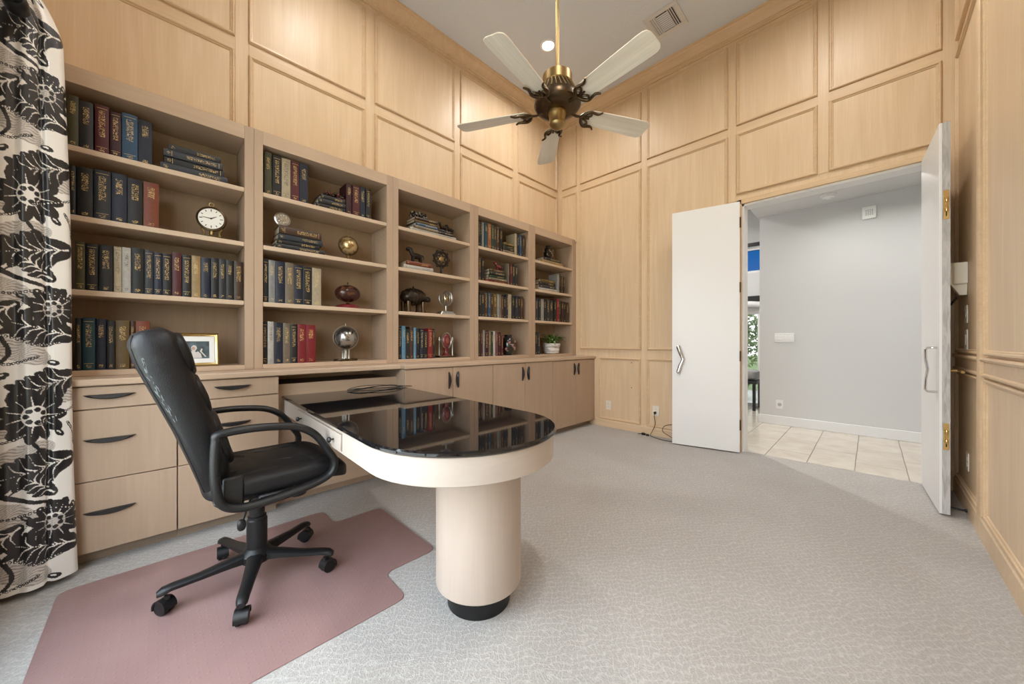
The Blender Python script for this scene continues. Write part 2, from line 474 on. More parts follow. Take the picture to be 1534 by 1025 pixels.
for a, b in bc: board('B', a+.004, b-.004, ZM1+.002, ZU0-.012, WOODH)
for u in (3.23, 2.25, 1.25, .25): board('R', u-.045, u+.045, .11, 4.12, WOOD)
# chair rail boards, base boards, crown
def run(name, wall, u0, u1, prof, m, label):
    """extrude a wall profile [(out, z)...] along a wall"""
    par = {'L': wall_left, 'B': wall_back, 'R': wall_right}[wall]
    f = {'L': lambda o, u, z: (XL+o, u, z), 'B': lambda o, u, z: (u, YB-o, z), 'R': lambda o, u, z: (XR-o, u, z)}[wall]
    o = obj(name, MB().loft([[f(o, u0, z) for o, z in prof], [f(o, u1, z) for o, z in prof]]), m, None, angle=22)
    o['kind'] = 'structure'; o['label'] = label; o['category'] = 'trim'
    return o
CROWN = [(0, 4.118), (.010, 4.118), (.013, 4.128), (.022, 4.132), (.024, 4.146), (.034, 4.150), (.040, 4.168), (.062, 4.196), (.088, 4.214), (.094, 4.228), (.104, 4.232), (.106, ZC), (0, ZC)]
run('trim_1', 'L', YF, YB, CROWN, WOODM, 'stepped maple crown moulding above the bookcase wall')
run('trim_2', 'B', XL, XR, CROWN, WOODM, 'stepped maple crown moulding above the doorway wall')
run('trim_3', 'R', YF, YB, CROWN, WOODM, 'stepped maple crown moulding above the intercom wall')
BASE = [(0, 0), (.018, 0), (.018, .078), (.012, .086), (.010, .095), (0, .097)]
run('baseboard_back', 'B', -2.56, OX0-.045, BASE, WOODH, 'maple baseboard between the cabinets and the doorway')
run('baseboard_right', 'R', YF, YB-.0, [(0, 0), (.018, 0), (.018, .105), (.012, .112), (.010, .122), (0, .124)], WOODH, 'maple baseboard beneath the intercom wall')
RAIL = [(0, .893), (.014, .893), (.020, .900), (.020, .908), (.010, .914), (.010, .974), (.022, .980), (.026, .990), (.020, 1.0), (0, 1.003)]
run('trim_4', 'R', YF, 3.185, RAIL, WOODM, 'maple chair rail along the intercom wall')
run('trim_5', 'R', 3.275, YB, RAIL, WOODM, 'short length of maple chair rail behind the open door leaf')
# proud stile with fluted edge on the right wall
st_ = MB()
for d in (0, .032, .064): st_.box(XR-.028+.004*(d > .05), XR+.002, 3.186+d*.9, 3.186+d*.9+.024, .124, ZC-.13, .006)
obj('fluted_stile', st_, WOODM, wall_right)

# doorway lining (wooden jamb outside, painted inside)
jb = MB().box(OX0-.045, OX0, YB-.012, YB+.004, 0, OZ+.045, .004).box(OX1, OX1+.045, YB-.012, YB+.004, 0, OZ+.045, .004).box(OX0-.045, OX1+.045, YB-.012, YB+.004, OZ, OZ+.045, .004)
struct('trim_6', jb, WOODM, 'maple casing framing the double doorway', 'trim')
jb = MB().box(OX0-.002, OX0+.018, YB+.004, YB+.15, 0, OZ).box(OX1-.018, OX1+.002, YB+.004, YB+.15, 0, OZ).box(OX0, OX1, YB+.004, YB+.15, OZ-.02, OZ+.002)
struct('trim_7', jb, TRIMW, 'white painted jamb lining inside the double doorway', 'trim')

# hall and the room beyond it
HY1, HZ, FX = 5.82, 2.78, -1.064
hf = struct('floor_hall', MB().box(-4.2, 1.7, YB+.035, 7.4, -.08, -.006), GROUT, 'cream polished tile floor of the hall beyond the doorway', 'floor')
tm = mesh_of(MB().box(-.1535, .1535, -.308, .308, -.008, 0, .0012), 'tile'); tm.materials.append(TILE)
for i in range(-12, 6):
    for j in range(-1, 6):
        x = -.25 + .312*i; y = 4.474 + .622*j + (.311 if i % 2 else 0)
        if -4.0 < x < 1.6 and y > 4.45 and y < 7.1: obj('tile', tm, None, hf, (x, y, 0))
for x in [-.25+.312*i for i in range(-12, 6)]:
    i = round((x+.25)/.312)
    e0 = 4.474 + .622*-1 + (.311 if i % 2 else 0) + .311
    if e0 < YB+.04: e0 += .622
    if e0 - (YB+.037) > .03 and -4 < x < 1.6:
        obj('tile', MB().box(-.1535, .1535, YB+.037-.0, e0-.312*0-.004 if e0 < 4.5 else 4.46, -.008, 0, .0012), TILE, hf, (x, 0, 0))
struct('wall_hall', MB().box(FX, 1.7, HY1, HY1+.12, 0, HZ+.3), HALLP, 'plain pale grey hall wall facing the doorway', 'wall')
struct('wall_hall_return', MB().box(FX, FX+.12, HY1+.12, 7.3, 0, 3.4), HALLP, 'pale grey wall return beyond the hall corner', 'wall')
struct('wall_hall_end', MB().box(1.7, 1.8, YB, HY1+.2, 0, 3.4), HALLP, 'pale grey end wall of the hall', 'wall')
struct('wall_hall_near', MB().box(-4.2, OX0, YB+.131, YB+.15, 0, 3.4).box(OX1, 1.7, YB+.131, YB+.15, 0, 3.4).box(OX0, OX1, YB+.131, YB+.15, OZ, 3.4), HALLP, 'pale grey hall side of the doorway wall', 'wall')
struct('ceiling_hall', MB().box(FX, 1.8, YB+.15, HY1+.1, HZ, HZ+.1), HALLP, 'low pale grey hall ceiling with the smoke detector', 'ceiling')
struct('ceiling_far_room', MB().box(-4.3, FX, YB+.13, 7.4, 3.4, 3.5), TRIMW, 'high white ceiling of the room beyond the hall', 'ceiling')
struct('wall_far_bulkhead', MB().box(FX-.02, FX, YB+.15, HY1, HZ, 3.4), HALLP, 'pale bulkhead above the edge of the hall ceiling', 'wall')
struct('wall_far_side', MB().box(-4.3, -4.2, YB, 7.4, 0, 3.4), HALLP, 'pale side wall of the room beyond the hall', 'wall')
FY = 7.2
fw = MB().box(-4.2, -2.6, FY, FY+.12, 0, 3.4).box(-1.2, FX, FY, FY+.12, 0, 3.4).box(-2.6, -1.2, FY, FY+.12, 2.70, 3.4).box(-2.6, -1.2, FY, FY+.12, 1.62, 2.27)
struct('wall_far', fw, HALLP, 'far garden wall of the room beyond the hall', 'wall')
struct('baseboard_hall', MB().box(FX-.012, 1.7, HY1-.014, HY1, 0, .115, .004), TRIMW, 'white baseboard along the plain hall wall', 'baseboard')
w2 = struct('window_2', MB().box(-2.6, -1.2, FY+.02, FY+.07, 2.27, 2.31).box(-2.6, -1.2, FY+.02, FY+.07, 2.66, 2.70).box(-2.6, -2.56, FY+.02, FY+.07, 2.27, 2.7).box(-1.24, -1.2, FY+.02, FY+.07, 2.27, 2.7), TRIMW, 'small transom window of blue sky beyond the hall', 'window')
obj('pane', MB().box(-2.56, -1.24, FY+.04, FY+.046, 2.31, 2.66), SKYGLASS, w2)
obj('lintel', MB().box(-2.62, -1.18, FY-.03, FY, 2.72, 2.78, .005), BLACKM, w2)
w3 = MB()
for x in (-2.6, -1.95, -1.345): w3.box(x, x+.05, FY+.02, FY+.08, 0, 1.62)
for z in (0, .40, 1.57): w3.box(-2.6, -1.2, FY+.02, FY+.08, z, z+.05)
w3.box(-1.345, -1.2, FY+.0, FY+.08, 0, 1.62)
w3 = struct('window_3', w3, TRIMW, 'tall white-framed garden window beyond the hall', 'window')
for x0 in (-2.55, -1.90):
    for z0, z1 in ((.05, .40), (.45, 1.57)): obj('pane', MB().box(x0, x0+(.6 if x0 < -2 else .555), FY+.045, FY+.05, z0, z1), DIMGLASS, w3)
obj('lintel', MB().box(-2.65, -1.16, FY-.07, FY, 1.78, 1.87, .006), BLACKM, w3)
sh = MB().tube(spline([(-2.6, FY-.06, 1.70), (-2.0, FY-.08, 1.72), (-1.5, FY-.08, 1.74), (-1.2, FY-.06, 1.70)]), .05, 10)
obj('rolled_shade', sh, TRIMW, w3)
# window behind the camera
w1 = MB(); t = .05
w1.box(WIN[0], WIN[0]+t, YF-.08, YF-.03, WIN[2], WIN[3]).box(WIN[1]-t, WIN[1], YF-.08, YF-.03, WIN[2], WIN[3])
w1.box(WIN[0], WIN[1], YF-.08, YF-.03, WIN[2], WIN[2]+t).box(WIN[0], WIN[1], YF-.08, YF-.03, WIN[3]-t, WIN[3])
for k in (1, 2): x = WIN[0]+(WIN[1]-WIN[0])*k/3; w1.box(x-.02, x+.02, YF-.075, YF-.035, WIN[2], WIN[3])
w1 = struct('window_1', w1, TRIMW, 'wide white-framed window lighting the study', 'window')
obj('pane', MB().box(WIN[0]+t, WIN[1]-t, YF-.058, YF-.054, WIN[2]+t, WIN[3]-t), GLASS, w1)
obj('window_sill', MB().box(WIN[0]-.05, WIN[1]+.05, YF, YF+.06, WIN[2]-.03, WIN[2], .005), WOODH, w1)
# grounds
LAWN = mat('lawn', (.16, .22, .07), .9)
n = noise(LAWN, coords(LAWN, (1, 1, 1)), 6, 5); lk(LAWN, ramp(LAWN, n.outputs[0], [(.3, (.10, .16, .04)), (.7, (.24, .30, .11))]), bsdf(LAWN).inputs['Base Color'])
struct('ground_garden', MB().box(-30, 30, -30, 40, -.3, -.15), LAWN, 'sunlit lawn outside the far garden window', 'lawn')
PAVE = mat('paving', (.55, .52, .47), .9)
struct('ground_terrace', MB().box(-6, 4, -6, YF-.1, -.16, -.10).box(-6, 2, 7.45, 10.5, -.16, -.1), PAVE, 'pale paved terrace outside the windows', 'terrace')

# ------------------------------------------------------------------ bookcases and base cabinets
BX = -2.877                                    # bookcase face
ZT, ZO, ZB0, ZW = 2.50, 2.41, .935, .905       # top, opening top, opening bottom, worktop top
SHELVES = (2.093, 1.738, 1.355)
OPEN = [(-.46, .408), (.508, 1.378), (1.483, 2.265), (2.374, 3.148), (3.267, 4.03)]
EDGES = [-.545, .458, 1.4305, 2.3195, 3.2075, 4.119]
bc_label = ['curtain-side bookcase bay with the mantel clock and the picture frame',
            'bookcase bay with the gold globe and the silver globe',
            'bookcase bay with the turtle ornament and the red mask',
            'bookcase bay with the flowered dark vase at its bottom',
            'bookcase bay with the potted plant, against the doorway wall']
for i, (a, b) in enumerate(OPEN):
    e0, e1 = EDGES[i]+.0006, EDGES[i+1]-.0006
    t = thing('bookcase', bc_label[i], 'bookcase', (BX, (a+b)/2, ZW), 0, 'built-in bookcase bays')
    L = lambda mb, nm, m: obj(nm, mb, m, t, (-BX, -(a+b)/2, -ZW))
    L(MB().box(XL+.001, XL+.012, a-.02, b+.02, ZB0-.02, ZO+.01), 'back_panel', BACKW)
    for s0, s1 in ((e0, a), (b, e1)):
        L(MB().box(XL+.001, BX, s0, s1, ZW+.0005, ZT-.0005, .0015), 'side_panel', CAB)
    L(MB().box(XL+.001, BX, a, b, ZO, ZT-.0005, .0015), 'top', CABH)
    L(MB().box(XL+.001, BX, a, b, ZW+.0005, ZB0, .0015), 'bottom_rail', CABH)
    for z in SHELVES:
        sh = L(MB().box(XL+.013, BX-.003, a+.0004, b-.0004, z-.030, z, .003), 'shelf', SHELFM)
    if i > 0:      # rows of small shelf-pin holes on the inside of the far upright
        ph = MB()
        for k in range(34):
            for xx in (BX-.05, BX-.24): ph.lathe([(.0025, 0), (.0025, -.0006)], 6, (xx, b, 1.0+k*.04), 'Y')
        q = L(ph, 'pin_holes', DARKV); q['kind'] = 'stuff'
# worktop with the step where the door cabinets begin
WX0, WX1, YS = -2.632, -2.562, 1.372
poly = [(XL+.001, -.545), (WX0, -.545), (WX0, YS), (WX1, YS), (WX1, 4.119), (XL+.001, 4.119)]
wt = obj('worktop', MB().prism(poly, .872, .9045, .004), CABH)
tag(wt, 'long maple worktop under the bookcases, stepping out over the door cabinets', 'worktop')

def moon(length, depth, n=14, thick=.016):
    """half-moon pull: straight upper edge, curved lower edge, thin blade standing proud"""
    up = [(-length/2+length*k/n, .0022) for k in range(n+1)]
    lo = [(length/2-length*k/n, -depth*math.sin(PI*k/n)**.8) for k in range(1, n)]
    return [(x, z) for x, z in up+lo]
def pull_mesh(length, depth, vertical):
    o = moon(length, depth); mb = MB()
    rot = (lambda x, z: (x, z)) if not vertical else (lambda x, z: (z, x))
    r1 = [rot(x, z) for x, z in o]
    cx = sum(p[0] for p in r1)/len(r1); cz = sum(p[1] for p in r1)/len(r1)
    r0 = [(0.0, a, b) for a, b in r1]; r2 = [(.014, a, b) for a, b in r1]
    r3 = [(.022, cx+(a-cx)*.75, cz+(b-cz)*.7) for a, b in r1]
    return mesh_of(mb.loft([r0, r2, r3]), 'handle', 30)
PULLH = pull_mesh(.172, .022, False); PULLH.materials.append(BLACKM)
PULLV = pull_mesh(.145, .020, True); PULLV.materials.append(BLACKM)
FXL, FXR = -2.65, -2.58
def carcass(t, y0, y1, fx, org):
    L = lambda mb, nm, m: obj(nm, mb, m, t, tuple(-v for v in org))
    L(MB().box(XL+.001, fx-.021, y0, y1, .066, .871), 'carcass', CAB)
    L(MB().box(XL+.03, fx-.075, y0, y1, .0005, .066), 'toe_kick', DARKW)
    return L
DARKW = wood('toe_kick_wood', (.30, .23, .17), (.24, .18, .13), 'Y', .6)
for y0, y1, hy, fr, lab in ((-.41, .082, -.16, ((.760, .866), (.412, .755), (.068, .408)), 'three-drawer base cabinet beside the curtain'),
                       (.082, .553, .32, ((.760, .866), (.412, .755), (.068, .408)), 'three-drawer base cabinet beside the desk kneehole')):
    org = (FXL, (y0+y1)/2, 0)
    t = thing('drawer_cabinet', lab, 'cabinet', org, 0, 'built-in drawer cabinets')
    L = carcass(t, y0+.0005, y1-.0005, FXL, org)
    for k, (z0, z1) in enumerate(fr):
        d = L(MB().box(FXL-.021, FXL, y0+.0022, y1-.0022, z0, z1, .0018), 'drawer', CAB)
        hz = (.826, .612, .262)[k]
        obj('handle', PULLH, None, d, (FXL, hy, hz))
# kneehole: recessed back panel with the open slot above it
org = (-2.72, .96, 0)
t = thing('kneehole_unit', 'recessed kneehole panel with a dark open slot under the worktop', 'cabinet', org)
L = lambda mb, nm, m: obj(nm, mb, m, t, tuple(-v for v in org))
L(MB().box(-2.742, -2.722, .5545, 1.3855, .066, .808, .002), 'back_panel', CABH)
L(MB().box(-3.17, -2.80, .5545, 1.3855, .0005, .066), 'toe_kick', CAB)
L(MB().box(XL+.001, -2.80, .5545, 1.3855, .066, .80), 'carcass', DARKW)
dy = [1.386, 1.844, 2.315, 2.771, 3.232, 3.695, 4.118]
dl = ['two-door base cabinet directly beside the desk', 'two-door base cabinet between two other two-door cabinets', 'two-door base cabinet against the doorway wall']
for k in range(3):
    y0, ym, y1 = dy[2*k], dy[2*k+1], dy[2*k+2]
    org = (FXR, ym, 0)
    t = thing('door_cabinet', dl[k], 'cabinet', org, 0, 'built-in door cabinets')
    L = carcass(t, y0+.0005, y1-.0005, FXR, org)
    for a, b, s in ((y0, ym, 1), (ym, y1, -1)):
        d = L(MB().box(FXR-.021, FXR, a+.002, b-.002, .068, .866, .0018), 'door', CAB)
        h = obj('handle', PULLV, None, d, (FXR, ym-s*.048, .755))
        if s > 0: h.scale = (1, -1, 1) if False else (1, 1, 1)
        if s > 0: h.rotation_euler = (PI, 0, 0)

# ------------------------------------------------------------------ books
COL = {'olive': (.075, .068, .025), 'black': (.012, .012, .014), 'charcoal': (.022, .024, .028), 'slate': (.035, .042, .055),
       'navy': (.014, .022, .045), 'blue': (.03, .09, .17), 'light blue': (.13, .30, .45), 'teal': (.018, .075, .10),
       'maroon': (.10, .014, .018), 'burgundy': (.045, .008, .014), 'red': (.25, .015, .022), 'rust': (.24, .055, .022),
       'orange': (.30, .11, .045), 'cream': (.55, .46, .31), 'tan': (.40, .27, .12), 'grey': (.32, .32, .31),
       'white': (.62, .59, .53), 'taupe': (.20, .16, .115), 'brown': (.07, .035, .02), 'green': (.018, .045, .026),
       'gold-brown': (.16, .10, .03), 'mauve': (.22, .09, .10)}
def book_mesh(w, h, d):
    """spine towards +x; width along y, height along z; returns cover and page meshes"""
    n = 4; prof = []
    for k in range(n+1):
        a = -PI/2 + PI*k/n
        prof.append((-.003 + .0045*math.cos(a), w/2*math.sin(a)))
    th = .0028
    out = [(-d, -w/2)] + prof + [(-d, w/2)]
    inn = [(-d, w/2-th), (-.010, w/2-th), (-.010, -w/2+th), (-d, -w/2+th)]
    poly = out + inn
    mb = MB(); N = len(poly)
    vs = [(x, y, 0) for x, y in poly] + [(x, y, h) for x, y in poly]
    fs = [(k, (k+1) % N, N+(k+1) % N, N+k) for k in range(N)]
    # caps as strips: spine block and the two boards
    iL, iR = n+2, N-1
    for o in (0, N):
        fs.append((o+0, o+1, o+N-2, o+N-1)); fs.append((o+n+1, o+n+2, o+n+3, o+n+4))
        fs.append(tuple(o+k for k in range(1, n+2)) + (o+n+4, o+N-2))
    me = bpy.data.meshes.new('cover'); me.from_pydata(vs, [], fs)
    bm = bmesh.new(); bm.from_mesh(me); bmesh.ops.recalc_face_normals(bm, faces=bm.faces)
    uvl = bm.loops.layers.uv.new('spine')
    for f in bm.faces:
        c = f.calc_center_median(); sp_ = c.x > -.0045 and abs(f.normal.z) < .5 and f.normal.x > .2
        for l in f.loops:
            l[uvl].uv = ((l.vert.co.y/w+.5), l.vert.co.z/h) if sp_ else (0, 0)
    bm.to_mesh(me); bm.free(); me.shade_smooth(); me.set_sharp_from_angle(angle=R(50))
    me.materials.append(BOOKM)
    pg = mesh_of(MB().box(-d+.004, -.0102, -w/2+th, w/2-th, .004, h-.004), 'pages'); pg.materials.append(PAGES)
    return me, pg
ORD = ['first', 'second', 'third', 'fourth', 'fifth', 'sixth', 'seventh', 'eighth', 'ninth', 'tenth', 'eleventh', 'twelfth', 'thirteenth',
       'fourteenth', 'fifteenth', 'sixteenth', 'seventeenth', 'eighteenth']
def book(x, y, z, w, h, d, col, label, flat=False, tilt=0.0, yaw=0.0):
    t = thing('book', label, 'book', (x, y, z), 0, 'books on the built-in shelves')
    c, p = book_mesh(w, h, d)
    j = 1+random.uniform(-.12, .12)
    for nm, me in (('cover', c), ('pages', p)):
        o = obj(nm, me, None, t); o.color = (*[q*j*.62 for q in COL[col]], 1)
    if flat: t.rotation_euler = (R(-90), 0, yaw)      # height along +y, width up
    else: t.rotation_euler = (tilt, 0, yaw)
    return t
BAY = ['clock bay', 'silver globe bay', 'turtle bay', 'vase bay', 'plant bay']
ROW = ['top', 'second', 'third', 'bottom']
SPX = -2.905
def zshelf(row): return (SHELVES[0], SHELVES[1], SHELVES[2], ZB0)[row] + .0006
def uprights(bay, row, off, sc, items, spx=SPX, stacked=''):
    z = zshelf(row); zmax = ([ZO]+[s-.03 for s in SHELVES])[row] - .012
    lim = OPEN[bay]; last = lim[0] + .002
    for k, (a, b, top, col) in enumerate(items):
        y0 = onx(off[0]+a/sc, 400, spx)[1]; y1 = onx(off[0]+b/sc, 400, spx)[1]
        y0 = max(y0, last, lim[0]+.002); y1 = min(y1, lim[1]-.002)
        w = max(y1-y0-.0012, .011); last = y0+w+.0012
        h = min(onx(off[0]+(a+b)/2/sc, off[1]+top/sc, spx)[2], zmax) - z
        h = max(.14, h)
        side = 'the curtain' if bay == 0 else 'the curtain end'
        art = {0: '', 1: ''}
        book(spx+random.uniform(-.006, .004), y0+w/2, z, w, h, min(.20, max(.13, h*.70)), col,
             f'{col} upright book, {ORD[k]} from {side}, {ROW[row]} shelf of the {BAY[bay]}')
    return last
def stack(bay, row, off, sc, items, spx=SPX, z=None, what='stack'):
    """items bottom to top: (px0, px1, thickness in m, colour)"""
    z = zshelf(row) if z is None else z; n = len(items)
    for k, (a, b, th, col) in enumerate(items):
        y0 = onx(off[0]+a/sc, 400, spx)[1]; y1 = onx(off[0]+b/sc, 400, spx)[1]
        lv = 'bottom book' if k == 0 else ('topmost book' if k == n-1 else f'{ORD[k]} book up')
        book(spx+random.uniform(-.008, .003), y0, z+th/2, th-.0008, y1-y0, .16, col,
             f'{col} {lv} of the flat {what}, {ROW[row]} shelf of the {BAY[bay]}', flat=True, yaw=0)
        z += th
    return z
o2, s2 = (90, 120), 3.943
uprights(0, 0, o2, s2, [(38, 113, 88, 'olive'), (113, 197, 128, 'charcoal'), (205, 290, 148, 'maroon'), (293, 362, 188, 'burgundy'), (365, 460, 200, 'blue'), (462, 545, 240, 'navy')])
stack(0, 0, o2, s2, [(592, 990, .042, 'slate'), (615, 972, .041, 'charcoal'), (612, 962, .040, 'slate'), (642, 950, .036, 'charcoal')])
uprights(0, 1, o2, s2, [(58, 96, 505, 'charcoal'), (100, 195, 518, 'black'), (198, 300, 532, 'slate'), (303, 395, 552, 'navy'), (397, 490, 584, 'black'), (492, 585, 606, 'rust')])
o3, s3 = (90, 340), 4.457
uprights(0, 2, o3, s3, [(100, 168, 97, 'olive'), (170, 255, 112, 'charcoal'), (258, 355, 122, 'black'), (358, 413, 132, 'cream'), (413, 475, 138, 'white'), (475, 562, 142, 'black'), (560, 625, 155, 'slate'),
    (625, 683, 172, 'navy'), (683, 745, 180, 'black'), (747, 812, 172, 'maroon'), (815, 878, 188, 'black'), (878, 940, 193, 'tan'), (942, 1005, 205, 'navy'), (1007, 1060, 208, 'black'), (1060, 1108, 215, 'charcoal'), (1108, 1160, 225, 'black'), (1162, 1228, 232, 'brown')])
uprights(0, 3, o3, s3, [(100, 145, 610, 'black'), (148, 235, 607, 'teal'), (236, 310, 615, 'navy'), (312, 368, 628, 'charcoal'), (370, 465, 625, 'gold-brown'), (467, 502, 628, 'brown'), (503, 600, 628, 'rust')])
o4, s4 = (380, 210), 5.395
uprights(1, 0, o4, s4, [(88, 150, 97, 'olive'), (155, 228, 124, 'black'), (229, 302, 150, 'cream'), (305, 370, 172, 'maroon'), (372, 445, 192, 'navy')])
z11 = stack(1, 0, o4, s4, [(505, 742, .036, 'black'), (525, 744, .036, 'charcoal'), (545, 742, .034, 'black')])
uprights(1, 0, o4, s4, [(752, 798, 350, 'burgundy'), (802, 858, 372, 'maroon'), (862, 906, 378, 'navy'), (910, 950, 398, 'black')][:0])
def ups(bay, row, off, sc, items, suffix, spx=SPX):
    z = zshelf(row); zmax = ([ZO]+[s-.03 for s in SHELVES])[row] - .012; last = -9
    for k, (a, b, top, col) in enumerate(items):
        y0 = max(onx(off[0]+a/sc, 400, spx)[1], last); y1 = min(onx(off[0]+b/sc, 400, spx)[1], OPEN[bay][1]-.004)
        w = max(y1-y0-.0012, .011); last = y0+w+.0012
        h = max(.13, min(onx(off[0]+(a+b)/2/sc, off[1]+top/sc, spx)[2], zmax)-z)
        book(spx+random.uniform(-.006, .004), y0+w/2, z, w, h, .15, col, f'{col} upright book, {ORD[k]} past {suffix}')
ups(1, 0, o4, s4, [(750, 798, 352, 'burgundy'), (800, 858, 372, 'maroon'), (862, 906, 378, 'navy'), (910, 950, 398, 'black')], "the flat stack, silver globe bay top shelf")
stack(1, 1, o4, s4, [(178, 575, .034, 'charcoal'), (190, 535, .034, 'black'), (200, 560, .040, 'slate'), (205, 548, .052, 'brown')])
o5, s5 = (380, 370), 5.395
uprights(1, 2, o5, s5, [(76, 121, 98, 'black'), (122, 177, 108, 'grey'), (178, 254, 118, 'navy'), (255, 327, 130, 'taupe'), (328, 401, 148, 'navy'), (402, 474, 160, 'black'), (475, 550, 172, 'cream')])
uprights(1, 3, o5, s5, [(70, 113, 605, 'black'), (114, 166, 603, 'white'), (167, 239, 612, 'navy'), (240, 300, 615, 'taupe'), (302, 355, 625, 'black'), (356, 424, 625, 'red'), (425, 503, 632, 'red')])
o6, s6 = (590, 290), 7.888
z31 = stack(2, 0, o6, s6, [(195, 738, .030, 'white')], what='base pile')
z31 = stack(2, 0, o6, s6, [(240, 528, .026, 'taupe'), (265, 522, .028, 'blue'), (250, 520, .026, 'gold-brown'), (255, 520, .026, 'brown')], z=z31, what='upper pile')
stack(2, 0, o6, s6, [(530, 700, .024, 'charcoal'), (535, 690, .022, 'black')], z=zshelf(0)+.030, what='dark pair')
z32 = stack(2, 1, o6, s6, [(118, 468, .040, 'white'), (150, 440, .036, 'rust')])
o7, s7 = (590, 410), 7.592
uprights(2, 3, o7, s7, [(57, 90, 600, 'black'), (91, 134, 595, 'light blue'), (136, 184, 630, 'charcoal'), (186, 229, 605, 'brown'), (231, 257, 615, 'light blue'), (259, 299, 625, 'black'), (301, 340, 625, 'navy'), (342, 385, 655, 'black'), (389, 443, 625, 'red'), (446, 470, 628, 'black')])
o8, s8 = (712, 325), 9.31
uprights(3, 0, o8, s8, [(45, 72, 50, 'black'), (73, 98, 60, 'charcoal'), (100, 125, 75, 'grey'), (126, 172, 82, 'teal'), (174, 222, 95, 'orange'), (223, 262, 105, 'green'), (264, 298, 130, 'slate'), (300, 343, 130, 'brown'), (345, 380, 160, 'black')])
stack(3, 0, o8, s8, [(383, 548, .034, 'taupe'), (385, 545, .030, 'black'), (390, 545, .028, 'green'), (395, 545, .030, 'gold-brown')])
ups(3, 0, o8, s8, [(551, 582, 235, 'cream'), (585, 620, 245, 'navy'), (622, 655, 250, 'blue'), (657, 688, 265, 'brown')], "the vase bay's top shelf stack")
uprights(3, 1, o8, s8, [(48, 85, 560, 'brown'), (87, 128, 575, 'black')])
z41 = stack(3, 1, o8, s8, [(140, 458, .026, 'red'), (180, 440, .026, 'taupe'), (195, 425, .034, 'green'), (200, 412, .034, 'charcoal'), (205, 405, .030, 'brown')])
ups(3, 1, o8, s8, [(462, 482, 650, 'taupe'), (484, 516, 655, 'maroon'), (518, 556, 665, 'black'), (558, 598, 680, 'charcoal')], "the vase bay's second shelf stack")
o9, s9 = (712, 425), 8.9
uprights(3, 2, o9, s9, [(50, 80, 110, 'black'), (81, 128, 112, 'charcoal'), (130, 170, 115, 'brown'), (176, 212, 120, 'blue'), (214, 245, 135, 'brown'), (246, 292, 135, 'gold-brown'), (295, 325, 140, 'grey'), (326, 351, 150, 'taupe'), (352, 375, 165, 'maroon'), (376, 414, 175, 'black'), (415, 443, 145, 'navy'), (444, 490, 142, 'cream'), (495, 530, 160, 'charcoal'), (531, 569, 165, 'navy'), (571, 605, 168, 'black'), (607, 640, 172, 'brown')])
uprights(3, 3, o9, s9, [(45, 72, 615, 'olive'), (74, 104, 620, 'maroon'), (106, 130, 625, 'grey'), (131, 178, 625, 'burgundy'), (180, 212, 635, 'taupe'), (213, 240, 640, 'green'), (241, 270, 635, 'white'), (271, 305, 635, 'mauve'), (306, 344, 650, 'burgundy'), (346, 374, 690, 'maroon')])
oA, sA = (798, 355), 5.69
z51 = stack(4, 0, oA, sA, [(72, 255, .040, 'tan'), (98, 238, .036, 'charcoal')])
z52 = stack(4, 1, oA, sA, [(50, 208, .034, 'white'), (65, 200, .040, 'slate'), (60, 195, .036, 'black'), (75, 190, .036, 'gold-brown')])
ups(4, 1, oA, sA, [(210, 226, 315, 'grey'), (227, 241, 320, 'black'), (242, 258, 335, 'brown'), (259, 276, 345, 'black')], "the plant bay's second shelf stack")
uprights(4, 2, oA, sA, [(25, 49, 525, 'slate'), (50, 71, 525, 'charcoal'), (72, 95, 530, 'grey'), (96, 119, 532, 'black'), (120, 144, 535, 'slate'), (145, 179, 538, 'charcoal'), (181, 203, 535, 'black'), (205, 228, 528, 'red'), (229, 242, 545, 'green'), (243, 264, 550, 'burgundy'), (265, 285, 553, 'black'), (286, 308, 560, 'brown')])
uprights(4, 3, oA, sA, [(24, 46, 810, 'black'), (47, 68, 815, 'navy')])

# ------------------------------------------------------------------ desk (a peninsula from the kneehole)
DZ = .735
desk = thing('desk', 'peninsula desk with a glossy black rounded top on a cream round pedestal', 'desk', (-1.255, .925, 0), R(-2.2))
def stadium(x0, xc, rad, n=28, grow=0.0, xk=1.0):
    r = rad+grow
    o = [(x0, -r)]
    for k in range(n+1):
        a = -PI/2+PI*k/n; o.append((xc+r*math.cos(a)*xk, r*math.sin(a)))
    return o + [(x0, r)]
BKX = -2.715+1.255                              # back edge in the desk's frame
def clipb(poly, m=.0): return poly
obj('desk_top', MB().prism(stadium(BKX+.022, .022, .402), DZ-.020, DZ, .006), STONE, desk)
ap = stadium(BKX+.03, .022, .390)
obj('apron', MB().prism(ap, DZ-.118, DZ-.0205, .003), DESKW, desk)
dr = obj('drawer', MB().box(-1.02, -.28, -.396, -.374, DZ-.102, DZ-.038, .002), DESKW, desk)
obj('drawer_gap', MB().box(-1.026, -1.022, -.3925, -.384, DZ-.106, DZ-.034).box(-.278, -.274, -.3925, -.384, DZ-.106, DZ-.034).box(-1.026, -.274, -.3925, -.384, DZ-.036, DZ-.033), DARKW, desk)
for x in (-.93, -.365):
    obj('knob', MB().lathe([(.003, 0), (.004, -.010), (.011, -.014), (.013, -.020), (.010, -.026), (.003, -.028)], 14, (x, -.396, DZ-.070), 'Y'), BLACKM, dr)
pc = Matrix.Rotation(R(2.2), 2) @ Vector((-1.173+1.255, .970-.925))
obj('pedestal', MB().lathe([(.172, .088), (.178, .094), (.178, DZ-.1185)], 48, (pc.x, pc.y, 0)), COLW, desk)
obj('plinth', MB().lathe([(.131, .0005), (.131, .0879)], 40, (pc.x, pc.y, 0)), BLACKP, desk)

